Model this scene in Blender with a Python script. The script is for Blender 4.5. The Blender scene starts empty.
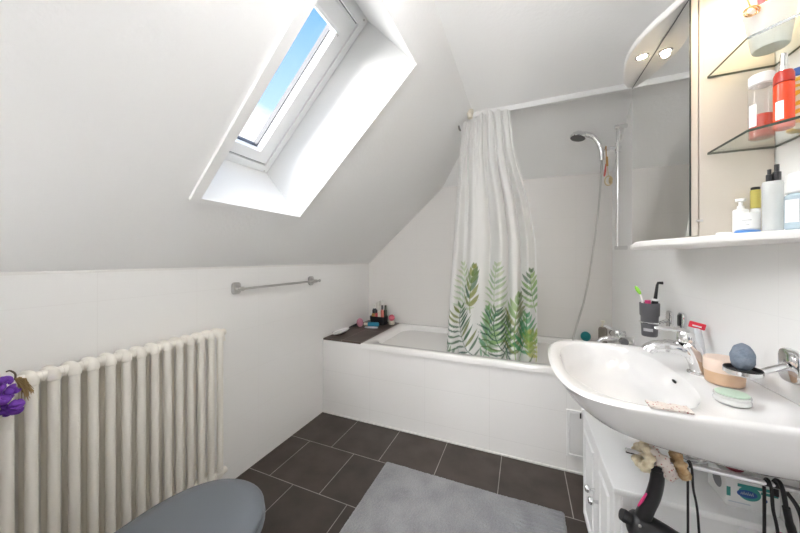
import bpy, bmesh, math, random
import numpy as np
from mathutils import Vector, Matrix
random.seed(7)
SC = bpy.context.scene
COL = SC.collection
PI = math.pi

# ------------------------------------------------------------------ room dimensions (metres)
XL, XR = -1.4507, 0.614          # left knee wall, right wall
YT, YB = 1.904, 2.6505           # bath front, back wall
YF = -2.7                        # wall behind the camera
ZK = 1.1536                      # top of left knee wall
PITCH = 0.913                    # left roof slope rise per run
ZC = 2.19                        # flat ceiling
XC = XL + (ZC - ZK) / PITCH      # crease slope / flat ceiling
ZBT, YC = 1.855, 2.205           # top of back wall tiles, crease of back slope
ZT = 0.578                       # bath rim / ledge

# ------------------------------------------------------------------ materials
MATS = {}
def mat(name, col, rough=0.5, metal=0.0, bump=None, var=None, spec=None, coat=0, sheen=0, emit=None, sss=None, trans=None):
    if name in MATS: return MATS[name]
    m = bpy.data.materials.new(name); m.use_nodes = True
    nt = m.node_tree; b = nt.nodes['Principled BSDF']
    b.inputs['Base Color'].default_value = (*col, 1); b.inputs['Roughness'].default_value = rough
    b.inputs['Metallic'].default_value = metal
    if spec is not None: b.inputs['Specular IOR Level'].default_value = spec
    if coat: b.inputs['Coat Weight'].default_value = coat; b.inputs['Coat Roughness'].default_value = 0.08
    if sheen: b.inputs['Sheen Weight'].default_value = sheen
    if trans: b.inputs['Transmission Weight'].default_value = trans
    if emit: b.inputs['Emission Color'].default_value = (*emit[:3], 1); b.inputs['Emission Strength'].default_value = emit[3]
    tc = None
    if bump or var: tc = nt.nodes.new('ShaderNodeTexCoord')
    if var:                                     # (scale, second colour, detail)
        n = nt.nodes.new('ShaderNodeTexNoise'); n.inputs['Scale'].default_value = var[0]; n.inputs['Detail'].default_value = 5
        nt.links.new(tc.outputs['Object'], n.inputs['Vector'])
        r = nt.nodes.new('ShaderNodeMix'); r.data_type = 'RGBA'
        r.inputs[6].default_value = (*col, 1); r.inputs[7].default_value = (*var[1], 1)
        cr = nt.nodes.new('ShaderNodeMapRange'); cr.inputs[1].default_value = .35; cr.inputs[2].default_value = .65
        nt.links.new(n.outputs[0], cr.inputs[0]); nt.links.new(cr.outputs[0], r.inputs[0])
        nt.links.new(r.outputs[2], b.inputs['Base Color'])
    if bump:                                    # (scale, strength, distance)
        n = nt.nodes.new('ShaderNodeTexNoise'); n.inputs['Scale'].default_value = bump[0]; n.inputs['Detail'].default_value = 4
        nt.links.new(tc.outputs['Object'], n.inputs['Vector'])
        bp = nt.nodes.new('ShaderNodeBump'); bp.inputs['Strength'].default_value = bump[1]; bp.inputs['Distance'].default_value = bump[2]
        nt.links.new(n.outputs[0], bp.inputs['Height']); nt.links.new(bp.outputs[0], b.inputs['Normal'])
    MATS[name] = m; return m

def tile_mat(name, axes, c1, c2, grout, w, h, mortar, org, offset=0.0, rough=0.25, bump=0.2, noise=None, spec=0.5):
    m = bpy.data.materials.new(name); m.use_nodes = True
    nt = m.node_tree; b = nt.nodes['Principled BSDF']; b.inputs['Roughness'].default_value = rough
    b.inputs['Specular IOR Level'].default_value = spec
    tc = nt.nodes.new('ShaderNodeTexCoord'); s = nt.nodes.new('ShaderNodeSeparateXYZ'); c = nt.nodes.new('ShaderNodeCombineXYZ')
    nt.links.new(tc.outputs['Object'], s.inputs[0])
    for k in (0, 1):
        a = nt.nodes.new('ShaderNodeMath'); a.operation = 'SUBTRACT'; a.inputs[1].default_value = org[k]
        nt.links.new(s.outputs['XYZ'.index(axes[k])], a.inputs[0]); nt.links.new(a.outputs[0], c.inputs[k])
    br = nt.nodes.new('ShaderNodeTexBrick'); br.offset = offset; br.offset_frequency = 2; br.squash = 1
    nt.links.new(c.outputs[0], br.inputs['Vector'])
    br.inputs['Scale'].default_value = 1; br.inputs['Mortar Size'].default_value = mortar; br.inputs['Mortar Smooth'].default_value = .2
    br.inputs['Bias'].default_value = 0; br.inputs['Brick Width'].default_value = w; br.inputs['Row Height'].default_value = h
    br.inputs['Color1'].default_value = (*c1, 1); br.inputs['Color2'].default_value = (*c2, 1); br.inputs['Mortar'].default_value = (*grout, 1)
    out = br.outputs['Color']
    if noise:
        n = nt.nodes.new('ShaderNodeTexNoise'); n.inputs['Scale'].default_value = noise[0]; n.inputs['Detail'].default_value = 6
        nt.links.new(tc.outputs['Object'], n.inputs['Vector'])
        mr = nt.nodes.new('ShaderNodeMapRange'); mr.inputs[3].default_value = 1 - noise[1]; mr.inputs[4].default_value = 1 + noise[1]
        mr.inputs[1].default_value = .3; mr.inputs[2].default_value = .7
        nt.links.new(n.outputs[0], mr.inputs[0])
        mx = nt.nodes.new('ShaderNodeMix'); mx.data_type = 'RGBA'; mx.blend_type = 'MULTIPLY'; mx.inputs[0].default_value = 1
        nt.links.new(out, mx.inputs[6]); nt.links.new(mr.outputs[0], mx.inputs[7]); out = mx.outputs[2]
    nt.links.new(out, b.inputs['Base Color'])
    bp = nt.nodes.new('ShaderNodeBump'); bp.inputs['Strength'].default_value = bump; bp.inputs['Distance'].default_value = .002; bp.invert = True
    nt.links.new(br.outputs['Fac'], bp.inputs['Height']); nt.links.new(bp.outputs[0], b.inputs['Normal'])
    return m

def glass_mat(name, tint, refl=0.08, rough=0.02, alpha=1.0, body=None):
    """thin clear glass / clear plastic: transparent, tinted, with a sharp reflection; body = (colour, share) adds a milky share"""
    if name in MATS: return MATS[name]
    m = bpy.data.materials.new(name); m.use_nodes = True; nt = m.node_tree; nt.nodes.clear()
    o = nt.nodes.new('ShaderNodeOutputMaterial'); t = nt.nodes.new('ShaderNodeBsdfTransparent'); t.inputs[0].default_value = (*tint, 1)
    g = nt.nodes.new('ShaderNodeBsdfGlossy'); g.inputs['Roughness'].default_value = rough
    lw = nt.nodes.new('ShaderNodeLayerWeight'); pw = nt.nodes.new('ShaderNodeMath'); pw.operation = 'POWER'; pw.inputs[1].default_value = 4.5
    ma = nt.nodes.new('ShaderNodeMath'); ma.operation = 'MULTIPLY_ADD'; ma.inputs[1].default_value = .75; ma.inputs[2].default_value = .035
    nt.links.new(lw.outputs['Facing'], pw.inputs[0]); nt.links.new(pw.outputs[0], ma.inputs[0])
    mx = nt.nodes.new('ShaderNodeMixShader'); nt.links.new(ma.outputs[0], mx.inputs[0])
    src = t.outputs[0]
    if body:
        d = nt.nodes.new('ShaderNodeBsdfDiffuse'); d.inputs[0].default_value = (*body[0], 1)
        m2 = nt.nodes.new('ShaderNodeMixShader'); m2.inputs[0].default_value = body[1]
        nt.links.new(t.outputs[0], m2.inputs[1]); nt.links.new(d.outputs[0], m2.inputs[2]); src = m2.outputs[0]
    nt.links.new(src, mx.inputs[1]); nt.links.new(g.outputs[0], mx.inputs[2]); nt.links.new(mx.outputs[0], o.inputs[0])
    MATS[name] = m; return m

PLASTER = mat('white_plaster', (.88, .88, .875), .85, bump=(70, .20, .006), spec=.2)
PAINT   = mat('white_paint', (.80, .79, .77), .45)
LINING  = mat('white_lining', (.88, .88, .87), .5)
PVC     = mat('white_pvc', (.84, .84, .84), .3)
TILE_L  = tile_mat('wall_tile_left', 'YZ', (.87, .865, .855), (.865, .86, .85), (.83, .82, .81), .36, .24, .0012, (.575, .084), 0, .3, .1, spec=.3)
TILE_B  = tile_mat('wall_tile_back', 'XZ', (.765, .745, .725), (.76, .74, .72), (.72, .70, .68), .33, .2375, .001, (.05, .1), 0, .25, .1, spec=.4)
TILE_R  = tile_mat('wall_tile_right', 'YZ', (.88, .88, .88), (.875, .875, .875), (.84, .84, .84), .33, .2375, .001, (.1, .1), 0, .25, .05, spec=.35)
TILE_T  = tile_mat('bath_tile', 'XZ', (.87, .86, .85), (.865, .855, .845), (.80, .79, .78), .42, .234, .0016, (.226, .098), 0, .25, .3, spec=.4)
FLOOR   = tile_mat('floor_tile', 'XY', (.054, .043, .037), (.067, .052, .045), (.36, .33, .31), .336, .337, .0022, (-1.129, YT - 6 * .337), .5, .42, .5, noise=(7, .28), spec=.35)
LEDGE   = tile_mat('ledge_tile', 'XY', (.085, .060, .050), (.10, .072, .060), (.22, .18, .16), .17, .33, .0025, (XL, 1.92), 0, .4, .4, noise=(9, .25), spec=.35)
ACRYL   = mat('white_acrylic', (.86, .85, .84), .15, coat=.3)
CERAM   = mat('white_ceramic', (.79, .785, .785), .12, coat=.4)
CHROME  = mat('chrome', (.78, .78, .79), .10, 1.0)
STEEL   = mat('brushed_steel', (.62, .61, .60), .28, 1.0)
RADPAINT= mat('radiator_enamel', (.85, .82, .755), .32)
MIRROR  = mat('mirror_silver', (.83, .83, .82), .015, 1.0)
CABW    = mat('cabinet_white', (.84, .83, .815), .35)
VANW    = mat('vanity_white', (.88, .885, .89), .4)
BLACK   = mat('black_plastic', (.012, .012, .014), .35)
RUBBER  = mat('black_rubber', (.016, .016, .018), .55)
GREYP   = mat('grey_plastic', (.125, .125, .135), .45)
PINKP   = mat('pink_plastic', (.70, .05, .22), .4)
SEATG   = mat('grey_seat', (.155, .172, .20), .42, coat=.1)
GLASS   = glass_mat('window_glass', (.97, .985, .99))
SHELFG  = glass_mat('shelf_glass', (.93, .96, .94))
SHELFE  = mat('shelf_glass_edge', (.035, .05, .035), .2)
CLEAR   = glass_mat('clear_plastic', (.93, .93, .93), body=((.85, .86, .87), .07))
MILKY   = glass_mat('milky_plastic', (.90, .92, .94), body=((.84, .87, .90), .55))
WHITEP  = mat('white_plastic', (.86, .86, .85), .35)

# ------------------------------------------------------------------ mesh helpers (world coordinates everywhere)
ORG = {}
def finish(bm, ang=38):
    bmesh.ops.recalc_face_normals(bm, faces=bm.faces[:])
    a = math.radians(ang)
    for f in bm.faces: f.smooth = True
    for e in bm.edges:
        e.smooth = not (len(e.link_faces) == 2 and e.calc_face_angle(0) > a)
def mk(name, bm, m, parent=None, ang=38, keep_normals=False, origin=None):
    if not keep_normals: finish(bm, ang)
    me = bpy.data.meshes.new(name)
    if parent is not None: org = Vector(ORG[parent.name])
    elif origin is not None: org = Vector(origin)
    else:
        xs = [v.co for v in bm.verts]
        lo = [min(v[i] for v in xs) for i in range(3)]; hi = [max(v[i] for v in xs) for i in range(3)]
        org = Vector(((lo[0]+hi[0])/2, (lo[1]+hi[1])/2, lo[2]))
    for v in bm.verts: v.co -= org
    bm.to_mesh(me); bm.free()
    for q in (m if isinstance(m, (list, tuple)) else [m]): me.materials.append(q)
    o = bpy.data.objects.new(name, me); COL.objects.link(o)
    if parent is not None: o.parent = parent
    else: o.location = org
    ORG[o.name] = tuple(org)
    return o
def tag(o, label, cat, group=None):
    o['label'] = label; o['category'] = cat
    if group: o['group'] = group
    return o
def thing(name, label, cat, loc, group=None):
    o = bpy.data.objects.new(name, None); COL.objects.link(o); o.location = loc; o.empty_display_size = .05
    ORG[o.name] = tuple(loc); return tag(o, label, cat, group)
def struct(name, bm, m, parent=None, ang=38):
    o = mk(name, bm, m, parent, ang, origin=(0, 0, 0))
    if parent is None: o['kind'] = 'structure'
    return o
NB = bmesh.new
def box(bm, x0, x1, y0, y1, z0, z1, bev=0, seg=2, mi=0):
    vs = [bm.verts.new((x, y, z)) for x in (x0, x1) for y in (y0, y1) for z in (z0, z1)]
    fs = [bm.faces.new([vs[i] for i in q]) for q in ((0,1,3,2),(4,6,7,5),(0,4,5,1),(2,3,7,6),(0,2,6,4),(1,5,7,3))]
    for f in fs: f.material_index = mi
    if bev:
        es = set(e for f in fs for e in f.edges)
        bmesh.ops.bevel(bm, geom=list(es), offset=bev, segments=seg, profile=.5, affect='EDGES')
    return bm
def loft(bm, rings, cap0=True, cap1=True, closed=True, mi=0):
    R = [[bm.verts.new(p) for p in r] for r in rings]
    n = len(R[0])
    for a, b in zip(R[:-1], R[1:]):
        for i in range(n if closed else n - 1):
            j = (i + 1) % n
            f = bm.faces.new((a[i], a[j], b[j], b[i])); f.material_index = mi
    if cap0: f = bm.faces.new(R[0][::-1]); f.material_index = mi
    if cap1: f = bm.faces.new(R[-1]); f.material_index = mi
    return R
def frames(pts):
    pts = [Vector(p) for p in pts]; T = []
    for i in range(len(pts)):
        a = pts[max(i-1, 0)]; b = pts[min(i+1, len(pts)-1)]; T.append((b - a).normalized())
    u = T[0].orthogonal().normalized(); U = []
    for t in T:
        u = (u - t * u.dot(t)).normalized(); U.append(u.copy())
    return pts, T, U
def tube(bm, pts, r, n=12, mi=0, caps=True, flat=None):
    pts, T, U = frames(pts); rings = []
    for i, p in enumerate(pts):
        rr = r[i] if isinstance(r, (list, tuple)) else r
        u = U[i]; w = T[i].cross(u)
        rings.append([p + u * math.cos(2*PI*k/n) * rr + w * math.sin(2*PI*k/n) * rr * (flat or 1) for k in range(n)])
    loft(bm, rings, caps, caps, True, mi); return bm
def spline(pts, n=8):
    P = [Vector(p) for p in pts]; out = []
    for i in range(len(P) - 1):
        p0 = P[max(i-1, 0)]; p1 = P[i]; p2 = P[i+1]; p3 = P[min(i+2, len(P)-1)]
        for k in range(n):
            t = k / n
            out.append(.5*((2*p1) + (p2-p0)*t + (2*p0-5*p1+4*p2-p3)*t*t + (3*p1-p0-3*p2+p3)*t**3))
    out.append(P[-1]); return out
def lathe(bm, c, prof, n=32, mi=0, M=None):
    """prof = (radius, height) list; ends with radius 0 close to a point"""
    rows = []
    for r, z in prof:
        if r < 1e-6: rows.append([bm.verts.new((0, 0, z))])
        else: rows.append([bm.verts.new((r*math.cos(2*PI*k/n), r*math.sin(2*PI*k/n), z)) for k in range(n)])
    for a, b in zip(rows[:-1], rows[1:]):
        for k in range(n):
            j = (k + 1) % n
            if len(a) == 1 and len(b) == 1: continue
            if len(a) == 1: q = (a[0], b[j], b[k])
            elif len(b) == 1: q = (a[k], a[j], b[0])
            else: q = (a[k], a[j], b[j], b[k])
            f = bm.faces.new(q); f.material_index = mi
    T = Matrix.Translation(Vector(c)) @ (M if M else Matrix())
    for row in rows:
        for v in row: v.co = T @ v.co
    return bm
def ball(bm, c, rad, n=16, m=10, mi=0, M=None):
    rx, ry, rz = rad if isinstance(rad, (tuple, list)) else (rad,)*3
    S = Matrix.Diagonal((rx, ry, rz, 1))
    lathe(bm, c, [(math.sin(PI*i/m) if 0 < i < m else 0, -math.cos(PI*i/m)) for i in range(m+1)], n, mi, (M @ S) if M else S)
    return bm
def rot_to(d):
    return Vector((0, 0, 1)).rotation_difference(Vector(d).normalized()).to_matrix().to_4x4()
def rrect(cx, cy, w, h, r, n=5):
    out = []
    for sx, sy, a0 in ((1, 1, 0), (-1, 1, 90), (-1, -1, 180), (1, -1, 270)):
        for k in range(n + 1):
            a = math.radians(a0 + 90*k/n)
            out.append((cx + sx*(w/2 - r) + r*math.cos(a), cy + sy*(h/2 - r) + r*math.sin(a)))
    return out
def prism(bm, poly, axis, a, b, bev=0, mi=0):
    """extrude a 2-D polygon along an axis from a to b (poly coordinates = the two other axes in order)"""
    def P(p, t):
        return {'x': (t, p[0], p[1]), 'y': (p[0], t, p[1]), 'z': (p[0], p[1], t)}[axis]
    if bev:
        cx = sum(p[0] for p in poly)/len(poly); cy = sum(p[1] for p in poly)/len(poly)
        wx = max(abs(p[0]-cx) for p in poly); wy = max(abs(p[1]-cy) for p in poly)
        sh = lambda d: [(cx+(p[0]-cx)*(1-d/wx), cy+(p[1]-cy)*(1-d/wy)) for p in poly]
        s = 1 if b > a else -1
        rings = [[P(p, a) for p in sh(bev)], [P(p, a+s*bev*.3) for p in sh(bev*.3)], [P(p, a+s*bev) for p in poly],
                 [P(p, b-s*bev) for p in poly], [P(p, b-s*bev*.3) for p in sh(bev*.3)], [P(p, b) for p in sh(bev)]]
    else: rings = [[P(p, a) for p in poly], [P(p, b) for p in poly]]
    loft(bm, rings, True, True, True, mi); return bm
def poly(bm, pts, mi=0):
    f = bm.faces.new([bm.verts.new(p) for p in pts]); f.material_index = mi; return f
slope_z = lambda x: ZK + PITCH * (x - XL)
NS = Vector((-PITCH, 0, 1)).normalized()          # outward normal of the left roof slope

# ------------------------------------------------------------------ room shell
TH = .10
bm = NB(); box(bm, XL - TH, XR + TH, YF - TH, YB + TH, -.08, 0); struct('floor', bm, FLOOR)
bm = NB(); box(bm, XL - TH, XL, YF, YB + TH, 0, ZK); struct('wall_left', bm, TILE_L)
bm = NB(); box(bm, XR, XR + TH, YF - TH, YB + TH, 0, ZC + .1); struct('wall_right', bm, TILE_R)
bm = NB()
xv = XL + (ZBT - ZK) / PITCH
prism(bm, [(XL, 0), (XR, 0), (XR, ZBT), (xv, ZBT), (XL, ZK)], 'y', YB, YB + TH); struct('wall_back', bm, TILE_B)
bm = NB(); prism(bm, [(XL, 0), (XR, 0), (XR, ZC), (XC, ZC), (XL, ZK)], 'y', YF - TH, YF); struct('wall_front', bm, PAINT)
bm = NB(); box(bm, .20, XR, -.45, -.35, 0, ZC); struct('wall_light_block', bm, PAINT)  # added stub out of view, blocks the rear fill light from the basin
# boxed-in cistern behind the toilet
bm = NB(); box(bm, XL, -.66, .0, .15, 0, 1.15, .004); struct('trim_1', bm, TILE_L)

# skylight opening on the left slope: corners (x, y) on the slope plane
OB, OT = -1.139, -.444                            # lower and upper edge (x)
OPEN = {'bl': (OB, .746), 'br': (OB, 1.282), 'tl': (OT, .695), 'tr': (OT, 1.236)}
P3 = lambda xy, d=0: Vector((xy[0], xy[1], slope_z(xy[0]))) + NS * d
bm = NB()
A = [Vector((XL, YF, ZK)), Vector((XL, YB, ZK)), Vector((xv, YB, ZBT)), Vector((XC, YC, ZC)), Vector((XC, YF, ZC))]
o = {k: P3(v) for k, v in OPEN.items()}
va = [bm.verts.new(p) for p in A]; vo = {k: bm.verts.new(p) for k, p in o.items()}
bm.faces.new((va[0], va[1], vo['br'], vo['bl']))
bm.faces.new((va[1], va[2], va[3], vo['tr'], vo['br']))
bm.faces.new((va[3], va[4], vo['tl'], vo['tr']))
bm.faces.new((va[4], va[0], vo['bl'], vo['tl']))
vb = [bm.verts.new(p) for p in ((XR, YB, ZBT), (XR, YC, ZC), (XR, YF, ZC))]
bm.faces.new((va[2], vb[0], vb[1], va[3])); bm.faces.new((va[3], vb[1], vb[2], va[4]))
bmesh.ops.recalc_face_normals(bm, faces=bm.faces[:])
for f in bm.faces: f.smooth = False
struct('ceiling', bm, PLASTER)
# thin lip where the tile ends under the slope
bm = NB(); box(bm, XL, XL + .006, YF, YB, ZK - .004, ZK + .012); struct('trim_2', bm, PAINT)

# lining of the deep reveal
D = .35
def win_xy(u, v, d):
    """u: 0 lower .. 1 upper, v: 0 near .. 1 far, d: distance out of the slope plane"""
    a = Vector((*OPEN['bl'], 0)).lerp(Vector((*OPEN['tl'], 0)), u); b = Vector((*OPEN['br'], 0)).lerp(Vector((*OPEN['tr'], 0)), u)
    p = a.lerp(b, v); return P3((p.x, p.y), d)
bm = NB()
t_u, t_v = .016/.941, .016/.537                   # board thickness in u, v
def ring(eu, ev, d): return [win_xy(u, v, d) for u, v in ((-eu, -ev), (-eu, 1+ev), (1+eu, 1+ev), (1+eu, -ev))]
def lip(d): return [win_xy(u, v, d) for u, v in ((-.019, -.066), (-.019, 1.018), (1.012, 1.018), (1.012, -.066))]
loft(bm, [ring(0, 0, D + .06), ring(0, 0, -.012), lip(-.012), lip(.0005)], False, False)
struct('trim_3', bm, LINING, ang=20)

# roof window
w = bpy.data.objects.new('window_1', None); COL.objects.link(w); w['kind'] = 'structure'; ORG['window_1'] = (0, 0, 0); w.empty_display_size = .1
def wframe(name, m, u0, u1, v0, v1, du, dv, d0, d1, bev=0):
    bm = NB()
    q = lambda a, b, c, e, d: [win_xy(a, c, d), win_xy(a, e, d), win_xy(b, e, d), win_xy(b, c, d)]
    loft(bm, [q(u0, u1, v0, v1, d1), q(u0, u1, v0, v1, d0), q(u0+du, u1-du, v0+dv, v1-dv, d0), q(u0+du, u1-du, v0+dv, v1-dv, d1)], False, False)
    return struct(name, bm, m, w, ang=20)
wframe('outer_frame', PVC, 0, 1, 0, 1, .050, .075, D, D + .10)
wframe('frame_bead', PVC, .022, .978, .035, .965, .028, .045, D - .012, D + .01)
wframe('sash', PVC, .058, .942, .085, .915, .062, .125, D - .004, D + .07)
wframe('gasket', mat('grey_gasket', (.22, .22, .23), .6), .051, .949, .076, .924, .006, .008, D + .004, D + .05)
wframe('glazing_seal', mat('dark_seal', (.07, .07, .08), .5), .118, .882, .206, .794, .006, .010, D + .040, D + .07)
bm = NB(); poly(bm, [win_xy(.115, .20, D+.055), win_xy(.115, .80, D+.055), win_xy(.885, .80, D+.055), win_xy(.885, .20, D+.055)]); struct('pane', bm, GLASS, w)
bm = NB()                                          # ventilation bar along the top of the sash
q = lambda u0, u1, v0, v1, d: [win_xy(u0, v0, d), win_xy(u0, v1, d), win_xy(u1, v1, d), win_xy(u1, v0, d)]
loft(bm, [q(.845, .935, .10, .80, D+.05), q(.845, .935, .10, .80, D-.018), q(.86, .925, .10, .80, D-.026)], True, True); struct('ventilation_bar', bm, PVC, w, ang=20)
bm = NB()
for v in (.77, .795): loft(bm, [q(.835, .860, v, v+.012, D+.03), q(.835, .860, v, v+.012, D-.012)], True, True)
struct('catch', bm, STEEL, w)
bm = NB(); ball(bm, win_xy(.012, .955, D-.002), .004, 8, 6); ball(bm, win_xy(.985, .955, D-.002), .005, 8, 6); struct('screw_cap', bm, STEEL, w)

# ------------------------------------------------------------------ bath with tiled front, ledge at its left end
t = bpy.data.objects.new('trim_4', None); COL.objects.link(t); t['kind'] = 'structure'; ORG['trim_4'] = (0, 0, 0)
XLED = -1.109
bm = NB(); box(bm, XL, XR, YT, YT + .03, 0, .538); struct('bath_front', bm, TILE_T, t)
bm = NB(); box(bm, XL, XLED, YT + .03, YB, .0, ZT - .012); box(bm, XL, XLED, YT, YT + .03, .538, ZT - .012); struct('ledge_body', bm, TILE_T, t)
bm = NB(); box(bm, XL, XLED - .003, YT + .004, YB, ZT - .012, ZT + .001, .001, 1); struct('ledge_top', bm, LEDGE, t)
bm = NB(); box(bm, XL, XR, YT - .008, YT, 0, .012, .003); struct('sealant', bm, PAINT, t)

tub = thing('bathtub', 'white built-in bathtub along the back wall behind the curtain', 'bathtub', ((XLED + XR)/2, (YT + YB)/2, 0))
bm = NB()
def tubring(x0, x1, y0, y1, r, z, n=10):
    cx, cy = (x0+x1)/2, (y0+y1)/2
    return [(x, y, z) for x, y in rrect(cx, cy, x1-x0, y1-y0, r, n)]
X0, X1, Y0, Y1 = XLED, XR - .001, YT - .012, YB - .001
loft(bm, [tubring(X0, X1, Y0, Y1, .004, .536), tubring(X0, X1, Y0, Y1, .004, ZT - .008), tubring(X0+.003, X1, Y0+.003, Y1, .006, ZT - .002), tubring(X0+.01, X1-.005, Y0+.01, Y1-.005, .01, ZT),
          tubring(X0+.065, X1-.11, Y0+.060, Y1-.055, .10, ZT - .002), tubring(X0+.075, X1-.12, Y0+.070, Y1-.065, .11, ZT - .015), tubring(X0+.11, X1-.13, Y0+.085, Y1-.08, .13, ZT - .12),
          tubring(X0+.22, X1-.15, Y0+.105, Y1-.10, .15, .26), tubring(X0+.30, X1-.17, Y0+.12, Y1-.115, .16, .19), tubring(X0+.36, X1-.23, Y0+.18, Y1-.175, .10, .165)], True, True)
mk('basin', bm, ACRYL, tub, ang=50)
bm = NB(); lathe(bm, (.28, 2.27, .166), [(0, .004), (.03, .004), (.034, 0)], 20); mk('drain', bm, CHROME, tub)

# access panel set in the bath front
ap = thing('access_panel', 'small white framed hatch in the tiled bath front beside the cabinet', 'hatch', (.33, YT, .22))
bm = NB()
rr = lambda d: [(.226+d, .092+d), (.44-d, .092+d), (.44-d, .352-d), (.226+d, .352-d)]
L3 = lambda pts, y: [(p[0], y, p[1]) for p in pts]
loft(bm, [L3(rr(0), YT), L3(rr(0), YT-.009), L3(rr(.012), YT-.009), L3(rr(.014), YT)], False, False); mk('frame', bm, PVC, ap, ang=20)
bm = NB(); box(bm, .240, .426, YT-.005, YT-.0005, .106, .338, .001, 1); mk('door', bm, PVC, ap)
bm = NB(); box(bm, .290, .297, YT-.012, YT-.004, .315, .345); mk('catch', bm, BLACK, ap)

# ------------------------------------------------------------------ vanity cabinet under the basin
XV, VY0, VY1, VZ = .245, 1.037, 1.542, .533
v = thing('vanity_cabinet', 'low white two-door cabinet under the wash basin', 'cabinet', ((XV+XR)/2, (VY0+VY1)/2, 0))
bm = NB(); box(bm, XV+.02, XR-.003, VY0+.17, VY1-.004, .06, VZ-.02); mk('body', bm, VANW, v)
bm = NB(); box(bm, XV+.02, XV+.042, VY0, VY0+.1695, .06, VZ-.0205, .001, 1); mk('front_panel', bm, VANW, v)
bm = NB(); box(bm, XR-.02, XR-.003, VY0, VY0+.1695, .06, VZ-.0205, .001, 1); mk('wall_panel', bm, VANW, v)
for z_ in (.06, .275):
    bm = NB(); box(bm, XV+.0425, XR-.0205, VY0+.006, VY0+.1695, z_, z_+.018, .001, 1); mk('niche_shelf', bm, VANW, v)
bm = NB(); box(bm, XV-.003, XR-.003, VY0-.004, VY1, VZ-.020, VZ, .004); mk('top_board', bm, VANW, v)
bm = NB(); box(bm, XV+.03, XR-.003, VY0+.02, VY1-.02, 0, .06); mk('plinth', bm, VANW, v)
ym = 1.268
for y0, y1, ky in ((VY0+.012, ym-.002, ym-.03), (ym+.002, VY1-.006, ym+.03)):
    bm = NB(); box(bm, XV+.003, XV+.02, y0, y1, .065, VZ-.024, .003)
    dx = XV+.003
    q2 = lambda d, x: [(x, y0+d, .065+d), (x, y1-d, .065+d), (x, y1-d, VZ-.024-d), (x, y0+d, VZ-.024-d)]
    loft(bm, [q2(.045, dx-.0005), q2(.050, dx-.006), q2(.058, dx-.006), q2(.063, dx-.0005)], False, False)
    d = mk('door', bm, VANW, v, ang=20)
    bm = NB(); lathe(bm, (XV+.002, ky, .335), [(.0, -.001), (.0065, 0), (.005, .012), (.006, .014), (.0125, .018), (.0135, .025), (.010, .031), (0, .033)], 18, M=rot_to((-1, 0, 0)))
    mk('knob', bm, CHROME, d)

# ------------------------------------------------------------------ wash basin
bs = thing('wash_basin', 'white ceramic wash basin with rounded front on the right wall', 'sink', (.35, 1.155, .70))
ctrl = [(.613, .867), (.516, .861), (.43, .853), (.343, .848), (.267, .849), (.20, .855), (.150, .877), (.118, .918), (.098, .98), (.087, 1.06), (.084, 1.155)]
ctrl = ctrl + [(x, 2.31 - y) for x, y in ctrl[-2::-1]]
cp = [(p.x, p.y) for p in spline([(x, y, 0) for x, y in ctrl], 10)] + [(.613, 1.155)]
CB = (.285, 1.155)
def radial(polyg, ang):
    dx, dy = math.cos(ang), math.sin(ang); best = None; n = len(polyg)
    for i in range(n):
        ax, ay = polyg[i][0]-CB[0], polyg[i][1]-CB[1]; bx, by = polyg[(i+1) % n][0]-CB[0], polyg[(i+1) % n][1]-CB[1]
        ex, ey = bx-ax, by-ay; den = dx*ey - dy*ex
        if abs(den) < 1e-12: continue
        tt = (ax*ey - ay*ex)/den; s = (ax*dy - ay*dx)/den
        if tt > 0 and -1e-6 <= s <= 1+1e-6 and (best is None or tt > best): best = tt
    return best
NA = 144
angs = [2*PI*k/NA for k in range(NA)]
outer = [(CB[0]+radial(cp, a)*math.cos(a), CB[1]+radial(cp, a)*math.sin(a)) for a in angs]
def sup(a, ax0, ax1, ay, n=2.5):
    ca, sa = math.cos(a), math.sin(a); ax = ax1 if ca > 0 else ax0
    r = 1/((abs(ca)/ax)**n + (abs(sa)/ay)**n)**(1/n); return (CB[0]+r*ca, CB[1]+r*sa)
def bowl(k, z): return [(CB[0]+(p[0]-CB[0])*k, CB[1]+(p[1]-CB[1])*k, z) for p in (sup(a, .165, .150, .280) for a in angs)]
AN = (.605, 1.155)
def und(s, z):
    out = []
    for p in outer:
        x_ = min(AN[0]+(p[0]-AN[0])*s, .613); w_ = min(1, max(0, (.50-x_)/.30))
        out.append((x_, AN[1]+(p[1]-AN[1])*s, z + .024*w_*min(1, (.852-z)/.05) - .006*(1-w_)*min(1, (.852-z)/.05)))
    return out
def inset(d, z):
    out = []
    for p in outer:
        vx, vy = p[0]-CB[0], p[1]-CB[1]; L = math.hypot(vx, vy); out.append((p[0]-vx/L*d, p[1]-vy/L*d, z))
    return out
bm = NB()
loft(bm, [und(.15, .702), und(.40, .705), und(.62, .710), und(.76, .718), und(.86, .737), und(.925, .765), und(.965, .795), und(.99, .825), und(1.0, .840),
          inset(.0015, .847), inset(.006, .852), inset(.012, .8535), inset(.020, .853), bowl(1.0, .851), bowl(.985, .847), bowl(.965, .835), bowl(.94, .815), bowl(.89, .785), bowl(.80, .762), bowl(.66, .748), bowl(.45, .738), bowl(.2, .733), bowl(.05, .732)], True, True)
mk('bowl', bm, CERAM, bs, ang=60)
bm = NB(); lathe(bm, (.29, 1.155, .7335), [(0, .003), (.022, .003), (.026, 0)], 20); mk('drain', bm, CHROME, bs)
bm = NB(); ball(bm, (.4255, 1.155, .826), (.004, .011, .0055), 12, 8, M=Matrix.Rotation(math.radians(-25), 4, 'Y')); mk('overflow_slot', bm, BLACK, bs)
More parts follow.
